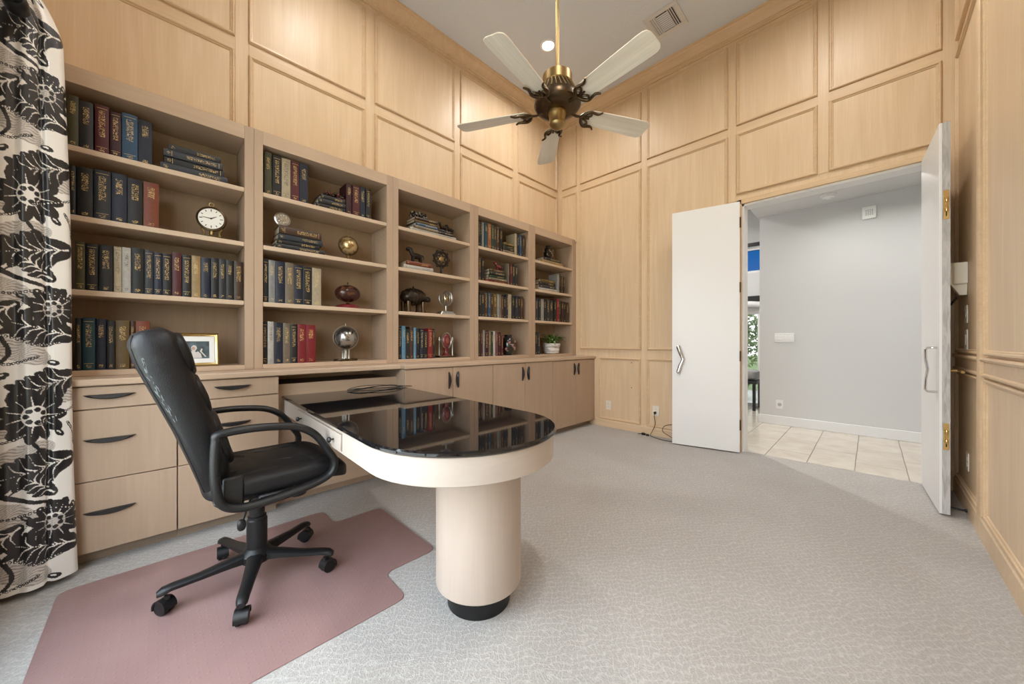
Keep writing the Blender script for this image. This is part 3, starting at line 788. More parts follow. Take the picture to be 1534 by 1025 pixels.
# loose cable lying on the desk
def loops():
    pts = []
    for k in range(61):
        a = 2*PI*k/30; w = .9+.12*math.sin(k*.41)
        pts.append((.052*math.sin(2*a+.12*math.sin(k*.3))*w, .20*math.cos(a)*(1-.06*(k//30)), .005+.024*abs(math.sin(a))**1.5*(.5+.5*math.sin(a*.5+.6))+.003*(k//30)))
    return pts + [(.05, .23, .004), (.02, .27, .004)]
cb = obj('cable', MB().tube(spline(loops()[::2], 5), .0026, 6), BLACKP, None, (-2.605, 1.165, DZ+.0005), (0, 0, R(-6)))
tag(cb, 'loose loops of thin black cable on the black desk top', 'cable')

# chair mat
mp = [(-2.47, -.30), (-1.385, -.30), (-1.385, .755), (-1.60, .755), (-1.60, 1.035), (-2.262, 1.035), (-2.262, .755), (-2.47, .755)]
def roundpoly(P, r, n=5):
    out = []
    for i in range(len(P)):
        a, b, c = Vector(P[i-1]), Vector(P[i]), Vector(P[(i+1) % len(P)])
        p, q = b+(a-b).normalized()*r, b+(c-b).normalized()*r
        for k in range(n+1):
            t = k/n; s = p*(1-t)**2+b*2*t*(1-t)+q*t*t; out.append((s.x, s.y))
    return out
cm = obj('chair_mat', MB().prism(roundpoly(mp, .05), .0005, .0042, .001), MATM)
tag(cm, 'mauve vinyl chair mat with a lip, under the black office chair', 'chair mat')

# ------------------------------------------------------------------ office chair (its own front is +y)
FZ = .0045
ch = thing('office_chair', 'black leather high-back office chair with loop arms on five casters', 'chair', (-1.986, .328, FZ), 0)
zr = [.452, .475, .52, .61, .735, .85, .93, 1.0, 1.065, 1.10, 1.122, 1.130]
yr = [-.170, -.195, -.213, -.241, -.284, -.329, -.361, -.388, -.405, -.398, -.370, -.335]
yf = [-.13, -.115, -.108, -.118, -.152, -.185, -.213, -.238, -.258, -.268, -.285, -.305]
hw = [.15, .20, .228, .245, .254, .258, .258, .255, .246, .230, .195, .13]
def ring(cy, b, a, z, e=.54, n=40):
    sg = lambda w: math.copysign(abs(w)**e, w)
    return [(a*sg(math.cos(2*PI*k/n)), cy+b*sg(math.sin(2*PI*k/n)), z) for k in range(n)]
def interp(xs, ys, x):
    return float(np.interp(x, xs, ys))
rings = []
for k in range(49):
    tt = k/48; z = zr[0]+(zr[-1]-zr[0])*(1-(1-tt)**1.35 if tt > .5 else tt*1.0 + 0) if False else zr[0]+(zr[-1]-zr[0])*tt
    a, b, c = interp(zr, yr, z), interp(zr, yf, z), interp(zr, hw, z)
    rings.append(ring((a+b)/2, (b-a)/2, c, z))
for k in range(1, 4):
    s = 1-k/4; z = zr[-1]+.006*(1-s*s); a, b, c = yr[-1], yf[-1], hw[-1]
    rings.append(ring((a+b)/2, (b-a)/2*s, c*s, z))
back = obj('backrest', MB().loft(rings), LEATHER, ch, angle=60)
# seam round the shell and the scuffed patch on its edge
for sx_ in (1, -1):
    pts = []
    for z in np.linspace(.50, 1.10, 26):
        a, b, c = interp(zr, yr, z), interp(zr, yf, z), interp(zr, hw, z)
        u = .60; e = .54
        pts.append((sx_*c*abs(math.cos(PI/2*(1-.52)))**e*1.0, (a+b)/2-(b-a)/2*abs(math.sin(PI/2*(1-.52)))**e, z))
    obj('seam', MB().tube([(p[0]+.001*sx_, p[1], p[2]) for p in pts], .0022, 5), BLACKP, back)
rs = random.Random(3)
sc_ = MB()
for k in range(26):
    z = .80+.22*(k/26)+rs.uniform(-.012, .012)
    a, b, c = interp(zr, yr, z), interp(zr, yf, z), interp(zr, hw, z)
    al = rs.uniform(.30, .50); e = .54
    x = c*math.cos(al)**e+.0006; y = (a+b)/2-(b-a)/2*math.sin(al)**e
    z2 = z+rs.uniform(.006, .022); a, b, c = interp(zr, yr, z2), interp(zr, yf, z2), interp(zr, hw, z2)
    al2 = al+rs.uniform(-.08, .08)
    sc_.tube([(x, y, z), (c*math.cos(al2)**e+.0006, (a+b)/2-(b-a)/2*math.sin(al2)**e, z2)], rs.uniform(.0005, .0014), 5)
obj('scuff_marks', sc_, SCUFF, back)
# front cushions
def wrinkle(ax, k, amp):
    return lambda x, y, z: (x, y+(amp*math.sin(x*k)*math.cos(z*26) if y > 0 else 0), z)
for nm, z, hh, dz in (('head_cushion', 1.03, .088, .030), ('back_cushion', .87, .085, .020), ('lumbar_cushion', .69, .12, .030)):
    o = obj(nm, MB().ell((0, 0, 0), (.205, dz, hh), .55, .6, 36, 18, wrinkle(0, 42, .005)), LEATHER, ch, (0, interp(zr, yf, z)-.012, z), (R(17), 0, 0), angle=60)
def seat_fn(x, y, z):
    if z > 0:
        r = max(0, 1-(abs(x)/.26)**4)*max(0, 1-(abs(y)/.26)**4)
        z += .010*r
        if abs(x) < .165 and -.19 < y < .12: z += .0035*math.sin(x*95+3*math.sin(y*20)) + .0025*math.sin(y*60+x*25)
        z -= .011*math.exp(-((abs(x)-.17)/.010)**2)*(1 if -.2 < y < .15 else .3)
        z -= .012*math.exp(-((y-.13)/.012)**2)*(abs(x) < .2)
    if y > .14: z -= (y-.14)**2*2.2
    if y < -.1: z -= 0
    return (x, y, z)
obj('seat', MB().ell((0, .065, .497), (.262, .268, .043), .42, .34, 96, 30, seat_fn), LEATHER, ch, angle=60)
obj('seat_pan', MB().box(-.20, .20, -.17, .24, .432, .456, .01).box(-.07, .07, -.12, .12, .405, .435, .008), BLACKP, ch)
loop_ = [(-.172, .712), (-.165, .735), (-.09, .742), (.0, .738), (.09, .722), (.160, .678), (.210, .602), (.238, .550), (.226, .498), (.17, .470), (.07, .452), (-.04, .442), (-.11, .446), (-.155, .475), (-.172, .54), (-.176, .63)]
for s in (1, -1):
    pts = spline([(s*.285, y, z) for y, z in loop_], 6, True)
    arm = obj('armrest', MB().tube(pts, .0155, 12, True, 1.55, (1, 0, 0)), BLACKP, ch, angle=60)
    obj('arm_plate', MB().box(s*.245, s*.268, -.15, -.085, .44, .56, .006).box(s*.245, s*.27, -.04, .09, .435, .465, .006), BLACKP, arm)
    for yy, zz in ((-.174, .66), (-.172, .58)):
        obj('screw_cap', MB().lathe([(.008, 0), (.007, .003)], 12, (s*.302 if s > 0 else s*.302-.003, yy, zz), 'X'), BLACKM, arm)
obj('gas_lift', MB().lathe([(.040, .135), (.040, .27), (.036, .275), (.036, .285), (.030, .287), (.030, .41)], 24), BLACKP, ch)
obj('tension_knob', MB().lathe([(.034, .355), (.038, .36), (.038, .400), (.03, .412)], 18, (.06, .15, 0)).lathe([(.012, .41), (.012, .44)], 10, (.06, .15, 0)), BLACKP, ch)
lv = obj('lever', MB().tube([(.03, -.02, .405), (.10, -.05, .37), (.13, -.07, .33)], .004, 8).ell((.137, -.076, .316), (.012, .016, .024), .8, .8, 12, 8), BLACKP, ch)
hub = obj('hub', MB().lathe([(.045, .078), (.060, .088), (.062, .118), (.046, .140), (.0405, .145)], 28), BLACKP, ch)
def caster_meshes():
    w = MB()
    for s in (-1, 1):
        w.lathe([(.014, s*.004), (.026, s*.005), (.0275, s*.009), (.0275, s*.021), (.023, s*.025), (.008, s*.026)], 22, (0, 0, .0275), 'X')
    h = MB()
    pr = [(.0295*math.cos(a), .0275+.0295*math.sin(a)) for a in np.linspace(R(-10), R(200), 14)]
    h.loft([[(-.0285, y, z) for y, z in pr]+[(-.0285, y*.8, .0275+(z-.0275)*.8) for y, z in pr[::-1]], [(.0285, y, z) for y, z in pr]+[(.0285, y*.8, .0275+(z-.0275)*.8) for y, z in pr[::-1]]])
    h.lathe([(.010, .055), (.010, .068)], 12, (0, .012, 0))
    return mesh_of(w, 'wheel'), mesh_of(h, 'hood')
WH, HD = caster_meshes()
for q_ in (WH, HD): q_.transform(Matrix.Diagonal((.82, 1.08, 1.08, 1)))
WH.materials.append(BLACKP); HD.materials.append(BLACKP)
lg = MB()
sec = lambda x, w, z0, z1: [(x, w*.5, z0), (x, w, z0+.006), (x, w, z1-.008), (x, w*.55, z1), (x, -w*.55, z1), (x, -w, z1-.008), (x, -w, z0+.006), (x, -w*.5, z0)]
lg.loft([sec(.035, .030, .088, .132), sec(.10, .026, .088, .124), (sec(.20, .022, .084, .110)), sec(.285, .0205, .082, .107), sec(.312, .019, .074, .103), sec(.328, .013, .074, .092)])
LG = mesh_of(lg, 'leg', 45); LG.materials.append(BLACKP)
for k, a in enumerate((-89.2, -18.1, 53.6, 125.9, -162.4)):
    l_ = obj('leg', LG, None, ch, (0, 0, 0), (0, 0, R(a)))
    cs = obj('caster', WH, None, l_, (.305, 0, 0), (0, 0, R(35+53*k)))
    cs.location = (.305, 0, 0)
    h_ = obj('caster_hood', HD, None, l_, (.305, 0, 0), (0, 0, R(35+53*k)))

# ------------------------------------------------------------------ ceiling fan
FCX, FCY, FZB = -1.386, 1.783, 2.536
fan = thing('ceiling_fan', 'antique brass ceiling fan with five whitewashed wooden blades on a long rod', 'ceiling fan', (FCX, FCY, ZC), R(0))
F = lambda mb, nm, m, p=None, **kw: obj(nm, mb, m, p or fan, (0, 0, FZB-ZC) if p is None else (0, 0, 0), **kw)
F(MB().lathe([(.0115, .20), (.0115, ZC-FZB-.06)], 14), 'downrod', BRASS)
F(MB().lathe([(.02, ZC-FZB-.085), (.055, ZC-FZB-.06), (.065, ZC-FZB-.02), (.065, ZC-FZB-.0005)], 28), 'canopy', BRASS)
F(MB().lathe([(.02, .225), (.082, .222), (.092, .214), (.093, .160), (.088, .155)], 36), 'motor_cap', BRASS)
mh = F(MB().lathe([(.086, .156), (.094, .150), (.112, .110), (.136, .075), (.146, .050), (.146, .028), (.130, .008), (.10, -.002), (.06, -.004)], 44), 'motor_housing', BRASSD)
rb = MB()
for k in range(30):
    a = 2*PI*k/30
    rb.tube([(r*math.cos(a+w), r*math.sin(a+w), h) for r, h, w in ((.095, .150, 0), (.106, .130, .05), (.118, .105, .08), (.138, .076, .10))], .0035, 5)
obj('louvre_ribs', rb, BRASS, mh)['kind'] = 'stuff'
F(MB().lathe([(.055, -.004), (.058, -.02), (.052, -.035), (.048, -.075), (.05, -.085), (.042, -.10), (.02, -.112), (.008, -.116)], 32), 'switch_housing', BRASS)
bl = [(.0, -.052), (.10, -.060), (.25, -.066), (.40, -.070), (.435, -.069), (.455, -.060), (.465, -.040), (.466, .040), (.455, .060), (.435, .069), (.40, .070), (.25, .066), (.10, .060), (.0, .052), (-.015, .03), (-.015, -.03)]
BM = mesh_of(MB().prism(bl, -.003, .003, .0012), 'blade'); BM.materials.append(BLADE)
ir = MB()
ir.tube(spline([(.09, 0, .005), (.135, 0, -.006), (.175, 0, .0)]), .007, 8, flat=1.5, up=(0, 1, 0))
for s in (1, -1):
    ir.tube(spline([(.165, 0, -.003), (.182, s*.032, -.010), (.212, s*.056, -.012), (.262, s*.050, -.011), (.288, s*.070, -.010)]), [.008, .011, .010, .008, .005], 8)
    ir.tube(spline([(.178, s*.012, -.004), (.205, s*.014, -.010), (.226, s*.032, -.012), (.212, s*.050, -.012)]), .007, 6)
ir.tube(spline([(.165, 0, -.003), (.20, .0, -.007), (.225, 0, -.007)]), .006, 6)
IR = mesh_of(ir, 'blade_iron', 60); IR.materials.append(BRASSD)
for k in range(5):
    a = R(-79.8+72*k)
    i_ = obj('blade_iron', IR, None, fan, (0, 0, FZB-ZC), (0, 0, a))
    b_ = obj('blade', BM, None, fan, (.203*math.cos(a), .203*math.sin(a), FZB-ZC+.004), (R(11), 0, 0))
    b_.rotation_mode = 'XYZ'
    b_.matrix_local = Matrix.Translation(b_.location) @ Matrix.Rotation(a, 4, 'Z') @ Matrix.Rotation(R(-12), 4, 'X')
    i_.matrix_local = Matrix.Translation((0, 0, FZB-ZC)) @ Matrix.Rotation(a, 4, 'Z') @ Matrix.Rotation(R(-12), 4, 'X')

# ------------------------------------------------------------------ recessed lights, vent
def can(x, y, z, label, watts, group='recessed ceiling lights'):
    t = thing('recessed_light', label, 'ceiling light', (x, y, z), 0, group)
    obj('trim_ring', MB().lathe([(.082, -.0004), (.082, -.006), (.066, -.009), (.062, -.004)], 32, cap=False), TRIMW, t)
    obj('lens', MB().lathe([(.0625, -.003), (.045, -.010), (.02, -.013), (.003, -.0135)], 28), LAMP, t)
    l = bpy.data.lights.new('recessed_lamp', 'AREA'); l.shape = 'DISK'; l.size = .11; l.energy = watts; l.color = (1, .965, .92)
    l.spread = R(160)
    o = bpy.data.objects.new('recessed_lamp', l); C.objects.link(o); o.parent = t; o.location = (0, 0, -.018)
can(-2.424, 2.958, ZC-.0, 'small round recessed ceiling light near the bookcase corner', CAN_WATTS)
can(-.266, 2.93, ZC, 'round recessed ceiling light over the doorway side', CAN_WATTS)
can(-2.30, 1.0, ZC, 'round recessed ceiling light above the drawer cabinets', CAN_WATTS*.8)
can(-.266, .75, ZC, 'added unseen round ceiling light above the window end', CAN_WATTS)  # unseen lamp added to brighten the study
can(-.15, 5.1, HZ, 'added unseen round light in the hall ceiling', CAN_WATTS*.34)  # added lamp hidden above the doorway, brightens the hall wall
can(.9, 5.1, HZ, 'added unseen round light at the end of the hall ceiling', CAN_WATTS*.4)  # second added lamp out of view, lifts the hall light
can(-2.3, 5.6, 3.4, 'added unseen round light in the room beyond the hall', CAN_WATTS*3)  # strong lamp added out of view to brighten the far room
vt = thing('air_vent', 'square white ceiling air vent with three-way louvres', 'vent', (-1.425, 3.555, ZC))
V = lambda mb, nm, m: obj(nm, mb, m, vt)
fr = MB()
for x0, x1, y0, y1 in ((-.158, .158, -.165, -.118), (-.158, .158, .118, .165), (-.158, -.115, -.118, .118), (.115, .158, -.118, .118)): fr.box(x0, x1, y0, y1, -.008, -.0004, .002)
V(fr, 'frame', VENTM)
V(MB().box(-.116, .116, -.119, .119, -.0012, -.0003), 'duct', DARKV)
for k in range(3):
    for s in (-1, 1):
        x = s*(.066+.019*k)
        V(MB().loft([[(x, y, -.002), (x+s*.012, y, -.010), (x+s*.0135, y, -.009), (x+.002*s, y, -.0015)] for y in (-.117, .117)]), 'louvre', VENTM)
for k in range(9):
    y = -.10+.024*k
    V(MB().loft([[(x, y, -.002), (x, y+.011, -.010), (x, y+.0125, -.009), (x, y+.002, -.0015)] for x in (-.055, .055)]), 'louvre', VENTM)
V(MB().box(-.060, -.054, -.117, .117, -.010, -.001).box(.054, .060, -.117, .117, -.010, -.001), 'divider', VENTM)

# ------------------------------------------------------------------ doors
def slab(L_, T, H_):
    return MB().box(0, L_, 0, T, .012, H_, .0015)
ang = math.atan2(3.94-4.07, -1.501+.907)
d1 = struct('door_1', slab(.608, .044, 2.455), DOORW, 'white door leaf folded back against the panelled wall by the floor cord', 'door', loc=(-.905, 4.064, 0), rot=(0, 0, ang))
# in this leaf's frame +x runs to the free edge and +y faces the camera side
hp = MB()
def bar(pts, w, t):
    b = MB(); n = len(pts); rg = []
    for i, (y, z) in enumerate(pts):
        a = pts[max(0, i-1)]; c = pts[min(n-1, i+1)]
        d = Vector((c[0]-a[0], c[1]-a[1])).normalized(); nn = Vector((-d.y, d.x))*t/2
        rg.append([(-w/2, y+nn.x, z+nn.y), (w/2, y+nn.x, z+nn.y), (w/2, y-nn.x, z-nn.y), (-w/2, y-nn.x, z-nn.y)])
    return b.loft(rg)
HND = mesh_of(MB().tube([(0, 0, 0), (0, .040, .001), (0, .050, .012), (-.020, .046, .075), (-.046, .034, .142), (-.020, .046, .209), (0, .050, .272), (0, .040, .283), (0, 0, .284)], .0075, 8, flat=2.1, up=(1, 0, 0)), 'handle', 40); HND.materials.append(CHROME)
obj('handle', HND, None, d1, (.545, .044, .765))
for z in (.28, .95, 1.62, 2.25):
    obj('hinge', MB().lathe([(.007, -.05), (.007, .05)], 10, (-.004, .047, z)).box(-.003, 0, .01, .044, z-.045, z+.045), BRASSD, d1)
d2 = struct('door_2', slab(.635, .046, 2.455), DOORW, 'white door leaf standing open at a right angle beside the intercom wall', 'door', loc=(.273, 4.112, 0), rot=(0, 0, R(-87.2)))
# +x runs towards the window, +y faces the intercom wall; the camera sees y = 0
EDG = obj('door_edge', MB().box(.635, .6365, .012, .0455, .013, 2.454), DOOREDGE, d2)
obj('handle', HND, None, d2, (.575, 0, 1.049), (PI, 0, 0))
for z0, z1 in ((1.848, 2.030), (.413, .579)):
    p = obj('flush_bolt', MB().box(.6362, .6385, .0165, .041, z0, z1, .0008), GOLD, d2)
    obj('bolt_slide', MB().box(.6384, .6455, .025, .033, z0+.045, z1-.045, .002).lathe([(.007, -.012), (.009, 0), (.007, .012)], 12, (.645, .029, (z0+z1)/2-.03)).lathe([(.007, -.012), (.009, 0), (.007, .012)], 12, (.645, .029, (z0+z1)/2+.03)), GOLD, p)
    obj('latch_recess', MB().box(.6383, .6388, .0265, .0315, z0+.02, z0+.045), DARKV, p)
obj('lever_handle', MB().lathe([(.022, 0), (.022, .006), (.009, .008), (.009, .045)], 16, (.575, .046, .905), 'Y').tube([(.575, .088, .905), (.60, .090, .905), (.66, .090, .902)], .009, 10), BRASS, d2)
obj('door_stop', MB().lathe([(.006, 0), (.006, .06), (.010, .062), (.010, .07)], 10, (.60, .0462, .05), 'Y'), BLACKP, d2)

# ------------------------------------------------------------------ wall fittings
def plate(name, loc, rz, w, h, m, label, cat, kind, group=None):
    t = thing(name, label, cat, loc, rz, group)      # local +y stands out of the wall
    obj('plate', MB().box(-w/2, w/2, .0005, .006, -h/2, h/2, .002), m, t)
    if kind == 'outlet':
        for s in (-1, 1):
            q = obj('socket', MB().prism(rrect(-.0165, .0165, -.0135, .0135, .008), 0, .002), m, t, (0, .006, s*.0195), (R(-90), 0, 0))
            obj('slots', MB().box(-.008, -.006, -.005, .004, .0018, .0024).box(.006, .008, -.005, .004, .0018, .0024), DARKV, q)
    elif kind == 'round':
        obj('socket', MB().lathe([(.022, .006), (.022, .009), (.014, .010)], 24, axis='Y'), GREYP, t)
    elif kind.startswith('switch'):
        n = int(kind[6:])
        for k in range(n):
            x = (k-(n-1)/2)*w/n*.96
            obj('rocker', MB().box(x-.0165, x+.0165, .006, .0095, -.033, .033, .002), m, t)
    return t
plate('wall_outlet', (-2.373, YB-.004, .28), PI, .072, .115, IVORY, 'ivory wall outlet with nothing plugged in, beside the cabinets', 'outlet', 'outlet')
ow = plate('wall_outlet', (-1.76, YB-.004, .288), PI, .078, .118, IVORY, 'ivory wall outlet with a black cord plugged in', 'outlet', 'outlet')
plate('light_switch', (-.793, HY1, 1.147), PI, .205, .115, WHITEP, 'four-gang white switch plate on the hall wall', 'switch', 'switch4')
plate('hall_jack', (-.844, HY1, .268), PI, .075, .115, WHITEP, 'white round-socket jack plate low on the hall wall', 'jack', 'round')
th_ = thing('door_chime', 'small square white chime high on the hall wall', 'chime', (-.01, HY1, 2.578), PI)
obj('cover', MB().box(-.06, .06, .0005, .028, -.072, .072, .006), WHITEP, th_)
gr = MB()
for i in range(4):
    for j in range(4): gr.box(-.032+.017*i, -.021+.017*i, .0281, .029, -.032+.017*j, -.021+.017*j)
obj('grille', gr, GREYP, th_)['kind'] = 'stuff'
sd = thing('smoke_detector', 'round white smoke detector on the hall ceiling', 'smoke detector', (-.34, 5.46, HZ))
obj('base', MB().lathe([(.072, -.0005), (.072, -.012), (.066, -.018)], 30), WHITEP, sd)
obj('dome', MB().lathe([(.058, -.018), (.055, -.032), (.042, -.042), (.02, -.045)], 30), WHITEP, sd)
obj('sounder_slots', MB().box(-.035, -.02, -.006, .006, -.0455, -.040).box(.02, .035, -.006, .006, -.0455, -.040), GREYP, sd)
ic = thing('wall_phone', 'cream wall telephone hanging behind the open door leaf', 'telephone', (XR-.006, 3.72, 1.40), R(90))
obj('body', MB().prism([(-.05, 0), (.05, 0), (.05, .055), (.045, .06), (-.045, .06), (-.05, .055)], .06, .20, .004), IVORY, ic)
obj('handset', MB().loft([[(-.028, .0, -.01), (.028, .0, -.01), (.028, .03, -.01), (-.028, .03, -.01)], [(-.034, .0, .06), (.034, .0, .06), (.034, .075, .075), (-.034, .075, .075)], [(-.034, .06, .20), (.034, .06, .20), (.034, .085, .20), (-.034, .085, .20)]]), IVORY, ic)
obj('coiled_cord', MB().tube([(.030+.007*math.cos(k*1.3), .035+.03*math.sin(PI*k/60)+.007*math.sin(k*1.3), .0-.05*math.sin(PI*k/60)-.02) for k in range(61)], .0025, 5), BLACKP, ic)
plate('dimmer_switch', (XR-.003, 3.72, 1.265), R(90), .075, .115, IVORY, 'ivory dimmer plate just under the wall telephone', 'switch', 'round')
plate('light_switch', (XR-.003, 3.72, 1.10), R(90), .075, .13, IVORY, 'ivory toggle switch plate above the chair rail', 'switch', 'switch1')
plate('wall_outlet', (XR-.003, 3.68, .32), R(90), .072, .115, IVORY, 'ivory wall outlet low behind the open door leaf', 'outlet', 'outlet')
# cord from the outlet, looping on the floor towards the folded door leaf
px, py_ = -1.76, YB-.012
cord = thing('power_cord', 'thin black power cord looping from the outlet to the carpet', 'cord', (px, YB-.02, .0))
pts = [(0, -.02, .266), (.0, -.03, .24), (.01, -.03, .14), (-.02, -.035, .06), (-.03, -.06, .012), (.04, -.10, .006), (.16, -.14, .006), (.26, -.10, .006), (.20, -.05, .03), (.10, -.035, .075), (.12, -.03, .14), (.22, -.03, .17), (.32, -.03, .16), (.42, -.03, .10)]
obj('lead', MB().tube(spline(pts, 6), .0032, 7), BLACKP, cord)
obj('plug', MB().box(-.011, .011, -.026, .0075, .255, .283, .004), BLACKP, cord)
ad = thing('cord_plug', 'small tangle of black plug ends lying on the carpet by the baseboard', 'plug', (-1.87, 4.045, 0))
obj('adapter', MB().box(-.03, .015, -.014, .014, .0005, .026, .006), BLACKP, ad)
obj('second_plug', MB().box(.03, .065, -.022, .004, .0005, .022, .006), BLACKP, ad)
obj('lead', MB().tube(spline([(.014, 0, .012), (.03, .012, .006), (.05, .0, .016), (-.05, .02, .005), (-.07, -.01, .005), (-.03, -.015, .012)], 6), .003, 6), BLACKP, ad)
for z in (.835, .53): obj('cable_hole', MB().lathe([(.006, .0), (.006, .0008)], 10, (-2.06, YB-.0048, z), 'Y'), DARKV, wall_back)

# ------------------------------------------------------------------ ornaments on the shelves
def at(px, x=-2.99): return onx(px, 400, x)[1]
def torus(mb, c, Rr, r, axis='X', seg=28, s2=7, squash=1.0):
    pts = []
    for k in range(seg):
        a = 2*PI*k/seg; p, q = Rr*math.cos(a), Rr*math.sin(a)*squash
        pts.append({'X': (c[0], c[1]+p, c[2]+q), 'Y': (c[0]+p, c[1], c[2]+q), 'Z': (c[0]+p, c[1]+q, c[2])}[axis])
    return mb.tube(pts, r, s2, True)
DKRED = mat('dark_red_lacquer', (.13, .012, .016), .25, coat=.5)
OXB = mat('oxblood_globe', (.055, .016, .012), .22, coat=.6)
def globe_map(name, sea, land, rough, metal):
    m = mat(name, sea, rough, metal)
    n = noise(m, coords(m, (1, 1, 1)), 22, 5, .3)
    lk(m, ramp(m, n.outputs[0], [(.47, sea), (.55, land)]), bsdf(m).inputs['Base Color'])
    return m
GMAP = globe_map('gold_globe_map', (.55, .42, .22), (.28, .17, .06), .25, .6)
SMAP = globe_map('silver_globe_map', (.36, .35, .33), (.10, .095, .09), .24, .8)
DMAP = globe_map('dark_globe_map', (.045, .014, .011), (.12, .05, .02), .2, .2)
BZ = mat('dark_bronze_figure', (.022, .016, .012), .3, .5)
IVF = mat('dial_white', (.72, .69, .62), .4)
# mantel clock
t = thing('mantel_clock', 'round white-dialled brass mantel clock standing alone on its shelf', 'clock', (-2.985, at(317, -2.985), zshelf(1)), R(-14))
obj('base', MB().prism(rrect(-.03, .03, -.082, .082, .025), .0, .012, .004).prism(rrect(-.022, .022, -.06, .06, .02), .012, .022, .003), BRASSD, t)
for s in (-1, 1): obj('foot', MB().tube(spline([(0, s*.045, .02), (0, s*.038, .045), (0, s*.052, .075)]), .006, 8), BRASS, t)
obj('stem', MB().lathe([(.018, .020), (.010, .032), (.013, .045), (.008, .062)], 16), BRASS, t)
cs_ = obj('case', MB().lathe([(.060, -.022), (.074, -.018), (.078, .0), (.076, .012), (.066, .016), (.0645, .012)], 40, (0, 0, .135), 'X'), BRASSD, t)
dl_ = obj('dial', MB().lathe([(.065, .0115), (.0645, .0125), (.01, .0128)], 40, (0, 0, .135), 'X'), IVF, t)
tk = MB()
for k in range(12):
    a = 2*PI*k/12; c_, s_ = math.cos(a), math.sin(a); r0, r1 = (.047, .058) if k % 3 else (.044, .059)
    w = .0022
    tk.add([(.0136, r0*c_-w*s_, .135+r0*s_+w*c_), (.0136, r1*c_-w*s_, .135+r1*s_+w*c_), (.0136, r1*c_+w*s_, .135+r1*s_-w*c_), (.0136, r0*c_+w*s_, .135+r0*s_-w*c_)], [(0, 1, 2, 3)])
obj('hour_marks', tk, BLACKP, dl_)
hd = MB()
for a, ln, w in ((R(150), .032, .0032), (R(10), .046, .0024)):
    hd.tube([(.0150, 0, .135), (.0150, -ln*math.cos(a), .135+ln*math.sin(a))], [w, w*.35], 6)
hd.lathe([(.005, .0135), (.005, .016)], 12, (0, 0, .135), 'X')
obj('hands', hd, BLACKP, dl_)
obj('handle', torus(MB(), (0, 0, .226), .012, .003, 'X', 18, 6), BRASS, t)
# picture frame
t = thing('picture_frame', 'small gilt frame with a white mount and a blue-grey picture', 'picture frame', (-2.935, .172, zshelf(3)), R(0))
W2, H2 = .112, .103
lean = R(-9)
fr_ = MB()
rg = []
for d, o in ((0, 0), (.0, .012), (.006, .017), (.014, .012), (.018, .010), (.021, .004)):
    rg.append([(o, -W2+d, d), (o, W2-d, d), (o, W2-d, 2*H2-d), (o, -W2+d, 2*H2-d)])
pf = obj('frame', fr_.loft(rg, True, False), GOLD, t, (0.0, 0, 0), (0, lean, 0))
obj('mount', MB().box(.001, .005, -W2+.012, W2-.012, .012, 2*H2-.012), WHITEP, t, (0, 0, 0), (0, lean, 0))
PIC = mat('print_blue_grey', (.06, .09, .11), .5)
n = noise(PIC, coords(PIC, (1, 1, 1)), 18, 4)
lk(PIC, ramp(PIC, n.outputs[0], [(.35, (.035, .05, .05)), (.65, (.10, .16, .20))]), bsdf(PIC).inputs['Base Color'])
pc_ = obj('print', MB().box(.005, .0058, -.070, .066, .047, .155), PIC, t, (0, 0, 0), (0, lean, 0))
PALE = mat('print_pale', (.55, .52, .50), .6); PINK = mat('print_flesh', (.45, .27, .2), .6)
def blob(pts, m, x): obj('print_shape', MB().loft([[(x, y, z) for y, z in pts], [(x+.0003, y, z) for y, z in pts]]), m, pc_)
blob([(-.045, .05), (.03, .05), (.026, .075), (.012, .092), (.004, .086), (-.01, .10), (-.028, .084)], PALE, .0060)
blob([(.0, .095), (.008, .112), (.002, .128), (-.010, .130), (-.020, .118), (-.018, .100), (-.008, .09)], PALE, .0064)
blob([(-.004, .100), (.0, .112), (-.008, .121), (-.018, .114), (-.015, .102)], PINK, .0068)
blob([(-.05, .078), (-.034, .090), (-.030, .087), (-.046, .074)], PINK, .0064)
blob([(.020, .092), (.028, .110), (.034, .106), (.030, .09), (.052, .058), (.046, .056)], PALE, .0064)
obj('strut', MB().box(-.05, -.044, -.02, .02, 0.0, .13), BRASSD, t, (0, 0, 0), (0, R(6), 0))
# globes
def globe(name, label, px, bay, row, x, rad, sq, zc, m, metal, base, ringm=None, group=None, wide=1.0):
    t = thing(name, label, 'globe', (x, at(px, x), zshelf(row)), 0, group)
    obj('sphere', MB().ell((0, 0, zc), (rad, rad*wide, rad*sq), 1, 1, 32, 18), m, t)
    if ringm: obj('meridian_ring', torus(MB(), (0, 0, zc), rad*1.10*wide, rad*.06, 'X', 40, 7, sq/wide), ringm, t)
    obj('finial', MB().lathe([(.003, rad*sq*1.05), (.006, rad*sq*1.12), (.002, rad*sq*1.32)], 10, (0, 0, zc)), metal, t)
    zb = zc-rad*sq*1.08
    obj('stem', MB().lathe([(.030, .016), (.020, .022), (.013, zb*.55), (.018, zb*.8), (.010, zb)], 18), metal, t)
    obj('base', base, metal if not isinstance(base, tuple) else base[1], t) if not isinstance(base, tuple) else obj('base', base[0], base[1], t)
    return t
rb_ = lambda a, b: MB().prism(rrect(-a, a, -b, b, min(a, b)*.7), 0, .016, .005)
g1 = globe('desk_globe', 'gold globe in a ring stand on a dark oval base', 522, 1, 1, -3.0, .069, 1, .130, GMAP, BRASS, (rb_(.05, .085), BRASSD), BRASSD)
g2 = globe('desk_globe', 'dark oxblood oval globe on a scalloped red base', 521, 1, 2, -3.0, .075, .93, .125, DMAP, BRASSD, (MB().lathe([(.098, 0), (.10, .01), (.088, .024), (.06, .034), (.03, .038)], 14), DKRED), None, None, 1.3)
